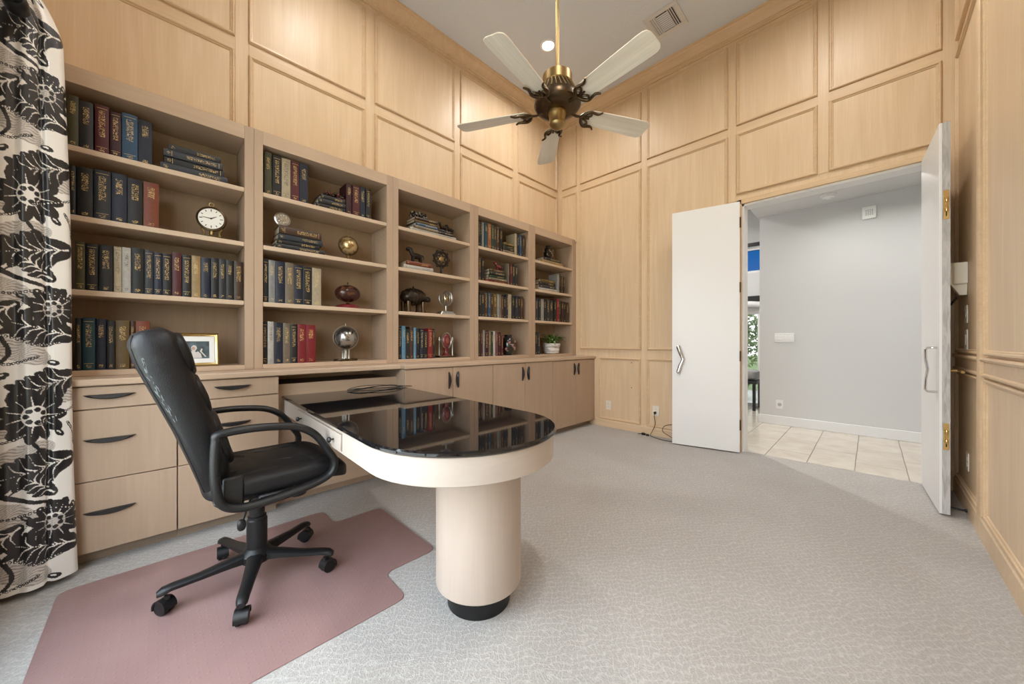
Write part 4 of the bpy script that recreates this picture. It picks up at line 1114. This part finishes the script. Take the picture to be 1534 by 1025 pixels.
g3 = globe('desk_globe', 'silver globe on a columned silver base', 518, 1, 3, -3.0, .088, 1, .185, SMAP, SILVER, (rb_(.05, .088), BRASSD), SILVER)
for k in range(4): obj('column', MB().lathe([(.008, .016), (.006, .03), (.006, .075), (.009, .088)], 10, (.026*math.cos(PI/4+k*PI/2), .026*math.sin(PI/4+k*PI/2), 0)), SILVER, g3)
# medallion clock leaning on the brown book pile
t = thing('medallion', 'round silver medallion ornament on the flat book pile', 'ornament', (-2.93, at(423, -2.93), zshelf(1)+.1605), R(0))
obj('disc', MB().lathe([(.044, -.010), (.050, -.004), (.050, .006), (.042, .011), (.040, .006), (.012, .006), (.010, .012)], 30, (0, 0, .051), 'X'), SILVER, t)
rl = MB()
for k in range(10):
    a = 2*PI*k/10; rl.ell((.008, .027*math.cos(a), .051+.027*math.sin(a)), (.005, .007, .007), 1, 1, 8, 6)
obj('relief', rl, SILVER, t)['kind'] = 'stuff'
# bead tangles
def beads(name, label, loc, n, rad, spread, cols, seed):
    t = thing(name, label, 'beads', loc)
    rr = random.Random(seed)
    pts = [(spread[0]*math.sin(k*.9+seed)*rr.uniform(.6, 1), spread[1]*math.cos(k*2*PI/n*2), rad+abs(math.sin(k*.7))*spread[2]) for k in range(n)]
    for ci, m in enumerate(cols):
        mb = MB()
        for k in range(ci, n, len(cols)): mb.ell(pts[k], (rad, rad, rad), 1, 1, 9, 6)
        obj('bead_strand', mb, m, t)
    return t
beads('bead_strings', 'red and black bead strings heaped on the flat stack', (-2.97, at(500, -2.97), z11+.0005), 64, .0095, (.035, .065, .032), (DKRED, BZ, BRASSD), 2)
beads('bead_strings', 'black and silver bead strings heaped on the tall book pile', (-2.97, at(622, -2.97)+.03, z31+.0005), 60, .010, (.035, .07, .04), (BZ, SILVER, BZ), 5)
# figurines
def animal(name, label, loc, s, m, rz=0):
    t = thing(name, label, 'figurine', loc, rz)
    obj('body', MB().ell((0, 0, .075*s), (.030*s, .062*s, .032*s), .9, .9, 18, 12), m, t)
    obj('neck_and_head', MB().tube(spline([(0, -.045*s, .085*s), (0, -.065*s, .115*s), (0, -.072*s, .140*s), (0, -.098*s, .142*s), (0, -.118*s, .128*s)]), [.024*s]*5+[.021*s]*4+[.018*s]*4+[.017*s]*3+[.011*s], 10), m, t)
    for x, y in ((-.016, -.04), (.016, -.04), (-.016, .042), (.016, .042)):
        obj('leg', MB().tube([(x*s, y*s, .07*s), (x*s*1.1, y*s*1.1, .035*s), (x*s*1.1, y*s*1.2, 0.0)], [.014*s, .009*s, .009*s], 8), m, t)
    obj('tail', MB().tube(spline([(0, .055*s, .09*s), (0, .08*s, .085*s), (0, .085*s, .045*s)]), .007*s, 7), m, t)
    return t
animal('horse_figurine', 'small dark bronze horse standing on the rust and white books', (-2.96, at(624, -2.96), z32+.0005), .85, BZ)
animal('red_figurine', 'small dark red animal figurine on the book pile', (-2.96, at(747, -2.96), z41+.0005), .62, DKRED)
for yy, s, lab in ((at(664, -2.96), .55, 'tiny bronze figurine on the dark pair, next to the tall pile'), (at(671, -2.96)+.03, .5, 'tiny bronze figurine at the outer end of the dark pair')):
    animal('bronze_figurine', lab, (-2.96, yy, zshelf(0)+.0765), s, BZ)
# openwork disc
t = thing('disc_ornament', 'dark bronze openwork disc ornament on a footed stand', 'ornament', (-2.98, at(661, -2.98), zshelf(1)), R(-10))
dk = torus(MB(), (0, 0, .165), .072, .011, 'X', 32, 8)
for k in range(6):
    a = PI*k/6*2; torus(dk, (0, .034*math.cos(a), .165+.034*math.sin(a)), .031, .006, 'X', 16, 6)
for k in range(9):
    a = 2*PI*k/9; dk.ell((0, .083*math.cos(a), .165+.083*math.sin(a)), (.012, .014, .014), 1, 1, 8, 6)
obj('disc', dk, BZ, t)
obj('boss', MB().ell((0, 0, .165), (.014, .028, .028)), BRASS, t)
obj('stem', MB().tube(spline([(0, .02, .01), (0, .005, .045), (0, .0, .085)]), [.016]*6+[.011]*5+[.012]*6, 10) if False else MB().lathe([(.020, .016), (.011, .03), (.010, .075), (.014, .088)], 14), BZ, t)
obj('base', MB().prism(rrect(-.045, .045, -.085, .085, .02), 0, .018, .006), BRASSD, t)
# turtle
t = thing('turtle_ornament', 'dark bronze turtle ornament with a domed shell on stout legs', 'ornament', (-2.99, at(619, -2.99), zshelf(2)), 0)
obj('shell', MB().ell((0, 0, .140), (.085, .125, .085), 1, .9, 28, 16, lambda x, y, z: (x, y, z*(1 if z > 0 else .65))), BZ, t)
rr_ = MB()
for k in range(7):
    a = PI*k/7; torus(rr_, (0, -.10+.2*k/6, .150), .083*math.sqrt(max(.1, 1-((-.10+.2*k/6)/.125)**2)), .005, 'Y', 20, 5, .92)
obj('shell_ridges', rr_, BRASSD, t)
obj('head', MB().ell((.01, .145, .135), (.026, .034, .028), 1, 1, 16, 10).tube([(0, .10, .12), (.005, .135, .132)], .018, 8), BZ, t)
for x in (-.05, .05):
    for y in (-.075, .075): obj('leg', MB().lathe([(.030, 0), (.028, .012), (.018, .03), (.020, .10)], 14, (x, y, 0)), BRASSD, t)
obj('finial', MB().lathe([(.012, .22), (.006, .232), (.010, .240), (.002, .25)], 12), BZ, t)
# wire sphere
t = thing('wire_sphere', 'silver wire sphere with a gold core on a stepped pale base', 'ornament', (-2.98, at(668, -2.98), zshelf(2)), 0)
ws = MB()
for k in range(8):
    a = PI*k/8
    ws.tube([(.066*math.cos(b)*math.cos(a), .066*math.cos(b)*math.sin(a), .165+.074*math.sin(b)) for b in [2*PI*i/30 for i in range(30)]], .0034, 6, True)
obj('wires', ws, SILVER, t)
obj('core', MB().ell((0, 0, .16), (.022, .022, .03)), GOLD, t)
obj('stem', MB().lathe([(.012, .034), (.008, .05), (.010, .092)], 14), SILVER, t)
obj('base', MB().prism(rrect(-.05, .05, -.088, .088, .012), 0, .020, .003).prism(rrect(-.04, .04, -.072, .072, .012), .020, .036, .003), SILVER, t)
# red mask
t = thing('red_mask', 'dark red oval mask between silver posts on a bronze base', 'ornament', (-2.98, at(668, -2.98), zshelf(3)), 0)
obj('mask', MB().ell((0, 0, .165), (.03, .050, .075), 1, .9, 22, 14), DKRED, t)
obj('rim', torus(MB(), (.012, 0, .165), .055, .006, 'X', 28, 7, 1.4), SILVER, t)
obj('boss', MB().ell((.026, 0, .165), (.010, .020, .028)), mat('rust_boss', (.22, .05, .02), .35), t)
obj('stand', MB().lathe([(.045, .018), (.026, .035), (.018, .06), (.03, .095)], 18), DKRED, t)
for s in (-1, 1): obj('post', MB().lathe([(.012, .018), (.007, .03), (.006, .15), (.015, .165), (.016, .18), (.006, .20)], 12, (0, s*.078, 0)), SILVER, t)
obj('base', MB().prism(rrect(-.05, .05, -.10, .10, .01), 0, .018, .004), BRASSD, t)
# vases
PINKF = mat('vase_flower', (.36, .14, .14), .4); LEAFV = mat('vase_leaf', (.16, .18, .10), .5)
def vase(name, label, loc, s, m, flowers):
    t = thing(name, label, 'vase', loc)
    obj('body', MB().lathe([(.045*s, 0), (.058*s, .02*s), (.075*s, .09*s), (.078*s, .13*s), (.062*s, .18*s), (.040*s, .205*s), (.046*s, .225*s), (.040*s, .226*s)], 28), m, t)
    rr = random.Random(4); f = MB(); l = MB()
    for k in range(flowers):
        a = R(-60)+k*R(28); z = (.07+.10*((k*37) % 10)/10)*s; r = .077*s
        f.ell((r*math.cos(a), r*math.sin(a), z), (.012*s, .016*s, .016*s), 1, 1, 9, 6)
        l.ell((r*math.cos(a+.2), r*math.sin(a+.2), z-.02*s), (.008*s, .018*s, .008*s), 1, 1, 8, 6)
    obj('flowers', f, PINKF if m is not BZ else BRASS, t)['kind'] = 'stuff'; obj('leaves', l, LEAFV if m is not BZ else SILVER, t)['kind'] = 'stuff'
DV = mat('dark_vase_glaze', (.015, .014, .016), .18, coat=.5)
vase('flowered_vase', 'dark glazed vase with raised flowers beside the maroon books', (-2.99, at(761, -2.99), zshelf(3)), 1.05, DV, 9)
vase('ornate_pot', 'dark ornate pot with bright studs on the flat books', (-2.98, at(821, -2.98), z51+.0005), .78, BZ, 12)
# potted plant
POT = mat('pot_whitewash', (.55, .52, .49), .7)
n = noise(POT, coords(POT, (1, 1, 5)), 9, 4); lk(POT, ramp(POT, n.outputs[0], [(.4, (.38, .33, .30)), (.55, (.66, .64, .61))]), bsdf(POT).inputs['Base Color'])
LEAF = mat('plant_leaf', (.12, .22, .05), .45)
oi = nd(LEAF, 'ShaderNodeObjectInfo')
lk(LEAF, ramp(LEAF, oi.outputs['Random'], [(0, (.045, .10, .022)), (.6, (.13, .24, .055)), (1, (.30, .38, .15))]), bsdf(LEAF).inputs['Base Color'])
PX = -2.995
t = thing('potted_plant', 'leafy green plant in a round whitewashed pot', 'plant', (PX, at(826, PX), zshelf(3)), 0)
obj('pot', MB().lathe([(.085, 0), (.102, .012), (.110, .075), (.105, .085), (.116, .090), (.118, .135), (.108, .138), (.104, .12), (.03, .118)], 36), POT, t)
SOIL = mat('soil', (.04, .028, .02), .95)
obj('soil', MB().lathe([(.103, .119), (.06, .126), (.01, .128)], 24), SOIL, t)
def leaf_mesh(L_, w, droop):
    mb = MB(); n = 7; L1 = []; R1 = []; Mi = []
    for k in range(n+1):
        u = k/n; ww = w*math.sin(PI*min(1, u*.93+.07))**.8*(1-.25*u)
        x = L_*u*math.cos(droop*u*.6); z = L_*(u*.75-droop*u*u*.9)
        L1.append((x, ww/2, z+.004)); R1.append((x, -ww/2, z+.004)); Mi.append((x, 0, z))
    vs = L1+Mi+R1; m = n+1
    fs = [(k, k+1, m+k+1, m+k) for k in range(n)]+[(m+k, m+k+1, 2*m+k+1, 2*m+k) for k in range(n)]
    return mesh_of(mb.add(vs, fs), 'leaf', 80)
LM = [leaf_mesh(*q) for q in ((.17, .030, .9), (.15, .034, 1.1), (.13, .028, .6), (.18, .026, .75))]
for q in LM: q.materials.append(LEAF)
rr = random.Random(11)
for k in range(84):
    a = k*2.39996+rr.uniform(-.2, .2); ring_ = math.sqrt((k+.5)/84)
    s = rr.uniform(1.05, 1.5); tilt = -R(70)*(1-ring_*.75)*rr.uniform(.6, 1.1)
    ln = s*(.80 if math.cos(a) > .1 else .72)
    o = obj('leaf', LM[k % 4], None, t, (.03*math.cos(a), .045*math.sin(a), .125+.03*(1-ring_)), (0, tilt+R(2), a)); o.scale = (ln, ln, ln)

# ------------------------------------------------------------------ curtain with its printed vines, on a black pole
rep_h, rep_w, res = .94, .62, .002
NZ_, NS_ = int(rep_h/res), int(rep_w/res)
Zg, Sg = np.mgrid[0:NZ_, 0:NS_] * res
INK = np.zeros((NZ_, NS_)); BRN = np.zeros((NZ_, NS_))
def wrapd(c, s):
    dz = (Zg-c+rep_h/2) % rep_h-rep_h/2; ds = (Sg-s+rep_w/2) % rep_w-rep_w/2
    return ds, dz
def ellip(s, z, a, b, ang, val=1.0, arr=None):
    arr = INK if arr is None else arr
    ds, dz = wrapd(z, s); c_, s_ = math.cos(ang), math.sin(ang)
    u = (ds*c_+dz*s_)/a; w = (-ds*s_+dz*c_)/b
    arr[(u*u+w*w) < 1] = val
def stroke(P, w0, w1, val=1.0):
    pts = spline([(p[0], p[1], 0) for p in P], 14)
    for i, p in enumerate(pts):
        w = w0+(w1-w0)*i/len(pts); ellip(p[0], p[1], w, w, 0, val)
def leafp(s, z, L_, ang, lobes=5, veins=True):
    c_, s_ = math.cos(ang), math.sin(ang)
    ellip(s+c_*L_*.45, z+s_*L_*.45, L_*.55, L_*.22, ang)
    for k in range(lobes):
        u = .15+.75*k/lobes
        for sd_ in (1, -1):
            a2 = ang+sd_*R(48); ll = L_*.34*(1-.45*u)
            ellip(s+c_*L_*u+math.cos(a2)*ll*.6, z+s_*L_*u+math.sin(a2)*ll*.6, ll*.75, ll*.30, a2)
    if veins:
        stroke([(s, z), (s+c_*L_*.5, z+s_*L_*.5), (s+c_*L_*.9, z+s_*L_*.9)], .0042, .001, 0)
        for k in range(lobes):
            u = .12+.65*k/lobes
            for sd_ in (1, -1):
                a2 = ang+sd_*R(38); ll = L_*.36*(1-.4*u)
                b = (s+c_*L_*u, z+s_*L_*u)
                stroke([b, (b[0]+math.cos(a2)*ll*.5, b[1]+math.sin(a2)*ll*.5), (b[0]+math.cos(ang+sd_*R(60))*ll, b[1]+math.sin(ang+sd_*R(60))*ll)], .003, .0008, 0)
def hatch(s, z, a, b, ang):
    ds, dz = wrapd(z, s); c_, s_ = math.cos(ang), math.sin(ang)
    u = (ds*c_+dz*s_)/a; w = (-ds*s_+dz*c_)/b; ins = (u*u+w*w) < 1
    ln = np.sin((ds*.35+dz)*620+6*np.sin(ds*70+dz*30)) > .35
    BRN[ins] = np.where(ln[ins], .95, .42)
def dots(P, rd, n):
    pts = spline([(p[0], p[1], 0) for p in P], n)
    for p in pts:
        ellip(p[0], p[1], rd, rd, 0); ellip(p[0], p[1], rd*.42, rd*.42, 0, 0)
def bud(s, z, L_, ang):
    ellip(s, z, L_, L_*.55, ang); ellip(s+.1*L_, z+.15*L_, L_*.45, L_*.16, ang, 0); ellip(s+.15*L_, z-.05*L_, L_*.2, L_*.08, ang)
def flower(s, z, rd, n=9):
    for k in range(n):
        a = 2*PI*k/n+.3; ellip(s+rd*.62*math.cos(a), z+rd*.62*math.sin(a), rd*.52, rd*.25, a); ellip(s+rd*.5*math.cos(a+.35), z+rd*.5*math.sin(a+.35), rd*.34, rd*.2, a+.35)
    ellip(s, z, rd*.42, rd*.42, 0, 0)
    for k in range(7):
        a = 2*PI*k/7; ellip(s+rd*.27*math.cos(a), z+rd*.27*math.sin(a), rd*.10, rd*.10, a)
    for k in range(n):
        a = 2*PI*k/n+.3; stroke([(s+rd*.45*math.cos(a), z+rd*.45*math.sin(a)), (s+rd*.8*math.cos(a), z+rd*.8*math.sin(a))], .0022, .001, 0)
for q in ((.20, .10, .10, .045, .4), (.10, .27, .085, .04, -.3), (.26, .36, .10, .05, .3), (.20, .60, .11, .05, -.3), (.30, .74, .09, .045, .5), (.08, .86, .09, .05, .1), (.46, .2, .1, .05, .2), (.50, .65, .1, .06, -.4)): hatch(*q)
for k in range(3):
    stroke([(.62, .90-.0), (.36, .80), (.22, .70), (.16, .62)], .014, .006)
stroke([(.34, .52), (.26, .44), (.18, .40), (.07, .37)], .013, .006)
stroke([(.40, .28), (.30, .22), (.24, .10), (.30, .02)], .011, .006)
stroke([(.25, .44), (.20, .48), (.15, .50), (.10, .47)], .0035, .002)
stroke([(.28, .23), (.22, .27), (.18, .33)], .0035, .002)
stroke([(.22, .70), (.13, .72), (.08, .78)], .0035, .002)
stroke([(.62, .45), (.52, .36), (.46, .26), (.40, .28)], .010, .006)
leafp(.03, .17, .24, R(15), 5); leafp(.04, .56, .26, R(-12), 5); leafp(.02, .93, .24, R(-20), 5); leafp(.34, .42, .20, R(30), 4); leafp(.40, .82, .20, R(-30), 4); leafp(.50, .08, .18, R(60), 4); leafp(.10, .42, .15, R(40), 4); leafp(.22, .30, .16, R(-35), 4)
flower(.10, .29, .09, 11); flower(.17, .765, .105, 11); flower(.45, .58, .085); flower(.34, .12, .06)
for q in ((.30, .62, .026, .5), (.27, .49, .022, -.4), (.12, .445, .02, .3), (.08, .68, .022, .9), (.14, .745, .018, 2.4), (.20, .335, .02, .4), (.31, .30, .026, -.6), (.33, .88, .026, .2), (.03, .34, .02, 1.2), (.10, .05, .022, .2), (.26, .0, .024, 2.6), (.40, .70, .024, 1.0), (.55, .52, .024, 0.4), (.50, .30, .022, 2)): bud(*q)
dots([(.34, .37), (.25, .345), (.14, .36), (.04, .33)], .0065, 7); dots([(.0, .80), (.08, .76), (.16, .73)], .006, 8); dots([(.36, .16), (.26, .17), (.16, .13), (.08, .14)], .0062, 7)
dots([(.34, .68), (.26, .665), (.20, .69)], .006, 8); dots([(.34, .06), (.24, .05), (.16, .08)], .006, 8); dots([(.02, .62), (.03, .68), (.05, .72)], .006, 6); dots([(.62, .62), (.5, .74), (.38, .76)], .0062, 10)
PAPER, BLK, BRO = np.array((.80, .77, .72)), np.array((.013, .012, .013)), np.array((.13, .085, .06))
RGB = PAPER*(1-BRN[..., None]*.75)+BRO*BRN[..., None]*.75
RGB = np.where(INK[..., None] > .5, BLK, RGB)

def fold_path():
    """plan of the drawn curtain: the deep first fold, then shallow folds along the pole"""
    P = [(-2.628, -.40), (-2.625, -.30), (-2.612, -.262), (-2.585, -.262), (-2.562, -.285), (-2.548, -.312), (-2.552, -.332), (-2.532, -.340), (-2.514, -.360), (-2.508, -.385), (-2.520, -.41), (-2.512, -.44), (-2.515, -.475), (-2.49, -.51), (-2.45, -.505), (-2.41, -.465), (-2.38, -.485), (-2.35, -.525), (-2.31, -.50), (-2.27, -.462), (-2.23, -.49), (-2.19, -.53), (-2.15, -.50)]
    return spline([(a, b, 0) for a, b in P], 20)
fp = fold_path(); cum = [0]
for a, b in zip(fp, fp[1:]): cum.append(cum[-1]+math.dist(a, b))
ss = list(np.arange(0, .42, .0022))+list(np.arange(.42, cum[-1], .012))
fx = np.interp(ss, cum, [p[0] for p in fp]); fy = np.interp(ss, cum, [p[1] for p in fp])
CZ0, CZ1 = .028, 2.60
zz = np.linspace(CZ0, CZ1, 1150)
SSm, ZZm = np.meshgrid(np.array(ss), zz)
h_ = (ZZm-CZ0)/(CZ1-CZ0)
FXm = fx[None, :]*np.ones_like(ZZm); FYm = fy[None, :]*np.ones_like(ZZm)
pin = .18*np.clip((h_-.93)/.07, 0, 1)**1.6                # gathered towards the heading
FYm = FYm*1.0+(-.455-FYm)*(.22*h_+pin*1.6)*.95+.004*np.sin(ZZm*3.1+SSm*18)
FXm = FXm+.005*np.sin(ZZm*2.3+SSm*11)
nr, nc = FXm.shape
verts = np.stack([FXm, FYm, ZZm], -1).reshape(-1, 3)
idx = np.arange(nr*nc).reshape(nr, nc)
faces = np.stack([idx[:-1, :-1], idx[:-1, 1:], idx[1:, 1:], idx[1:, :-1]], -1).reshape(-1, 4)
me = bpy.data.meshes.new('curtain_cloth')
me.from_pydata(verts.tolist(), [], faces.tolist())
smap = SSm-.135                                            # print runs from the leading edge
ci = np.clip(((ZZm % rep_h)/res).astype(int), 0, NZ_-1); cj = np.clip(((smap % rep_w)/res).astype(int), 0, NS_-1)
colr = np.ones((nr*nc, 4), np.float32); colr[:, :3] = RGB[ci, cj].reshape(-1, 3)
ca = me.color_attributes.new('print', 'FLOAT_COLOR', 'POINT'); ca.data.foreach_set('color', colr.ravel())
me.shade_smooth()
CLOTH = mat('printed_cotton', (.8, .8, .8), .38, spec=.5, coat=.25)
at_ = nd(CLOTH, 'ShaderNodeAttribute', attribute_name='print'); lk(CLOTH, at_.outputs['Color'], bsdf(CLOTH).inputs['Base Color'])
me.materials.append(CLOTH)
cur = thing('curtain', 'floor-length white curtain printed with black leaves and vines', 'curtain', (-2.5, -.45, 0))
obj('cloth', me, None, cur, (2.5, .45, 0))
pole = thing('curtain_pole', 'thick black curtain pole with a rounded end in front of the printed curtain', 'curtain pole', (-1.1, -.402, 2.452))
obj('pole', MB().lathe([(.024, -1.30), (.024, 1.30)], 18, axis='X'), BLACKP, pole)
for s_ in (-1, 1): obj('finial', MB().lathe([(.026, s_*1.29), (.034, s_*1.30), (.036, s_*1.33), (.034, s_*1.365), (.024, s_*1.385), (.008, s_*1.39)], 20, axis='X'), BLACKP, pole)
obj('bracket_arm', MB().box(.90, .93, -.157, -.02, -.012, .012, .003), BLACKP, pole)

# ------------------------------------------------------------------ beyond the far window
seat = thing('window_seat', 'long grey padded window seat on a dark frame beyond the hall', 'bench', (-2.0, 6.92, 0))
obj('cushion', MB().ell((0, 0, .56), (.72, .24, .085), .35, .35, 40, 14), mat('seat_fabric', (.32, .31, .31), .8), seat)
obj('frame', MB().box(-.74, .74, -.25, .25, .425, .475, .006), BLACKM, seat)
for x in (-.70, .70):
    for y in (-.21, .21): obj('leg', MB().box(x-.02, x+.02, y-.02, y+.02, .0006, .425, .004), BLACKM, seat)
GL = mat('garden_leaf', (.12, .2, .05), .6)
oi = nd(GL, 'ShaderNodeTexNoise'); oi.inputs['Scale'].default_value = 3
lk(GL, ramp(GL, oi.outputs[0], [(.35, (.07, .13, .035)), (.65, (.30, .36, .16))]), bsdf(GL).inputs['Base Color'])
BARK = mat('bark', (.10, .075, .055), .9)
for x, y, h, lab in ((-2.5, 10.6, 2.3, 'loose green garden tree seen through the far window'), (-5.2, 14.2, 3.0, 'taller green garden tree behind the nearer one'), (-2.1, 8.9, .7, 'low green shrub under the far garden window')):
    t = thing('garden_tree' if h > 1 else 'garden_shrub', lab, 'tree' if h > 1 else 'shrub', (x, y, -.15))
    obj('trunk', MB().tube([(0, 0, 0), (.03, .02, h*.5), (-.02, 0, h*.8)], [.07*h/2, .05*h/2, .03*h/2], 8), BARK, t)
    cr = MB(); rr = random.Random(int(h*10))
    for k in range(1500):
        u = Vector((rr.gauss(0, 1), rr.gauss(0, 1), rr.gauss(0, 1))).normalized()*(rr.random()**.4)
        p = Vector((u.x*h*.42, u.y*h*.42, h*.62+u.z*h*.38)); a = Vector((rr.uniform(-1, 1), rr.uniform(-1, 1), rr.uniform(-1, 1))).normalized(); b = a.orthogonal().normalized()
        s = .05+.03*rr.random()
        cr.add([p-a*s, p+b*s*.5, p+a*s, p-b*s*.5], [(0, 1, 2, 3)])
    me_ = bpy.data.meshes.new('foliage'); me_.from_pydata(cr.v, [], cr.f); me_.materials.append(GL)
    obj('foliage', me_, None, t)['kind'] = 'stuff'
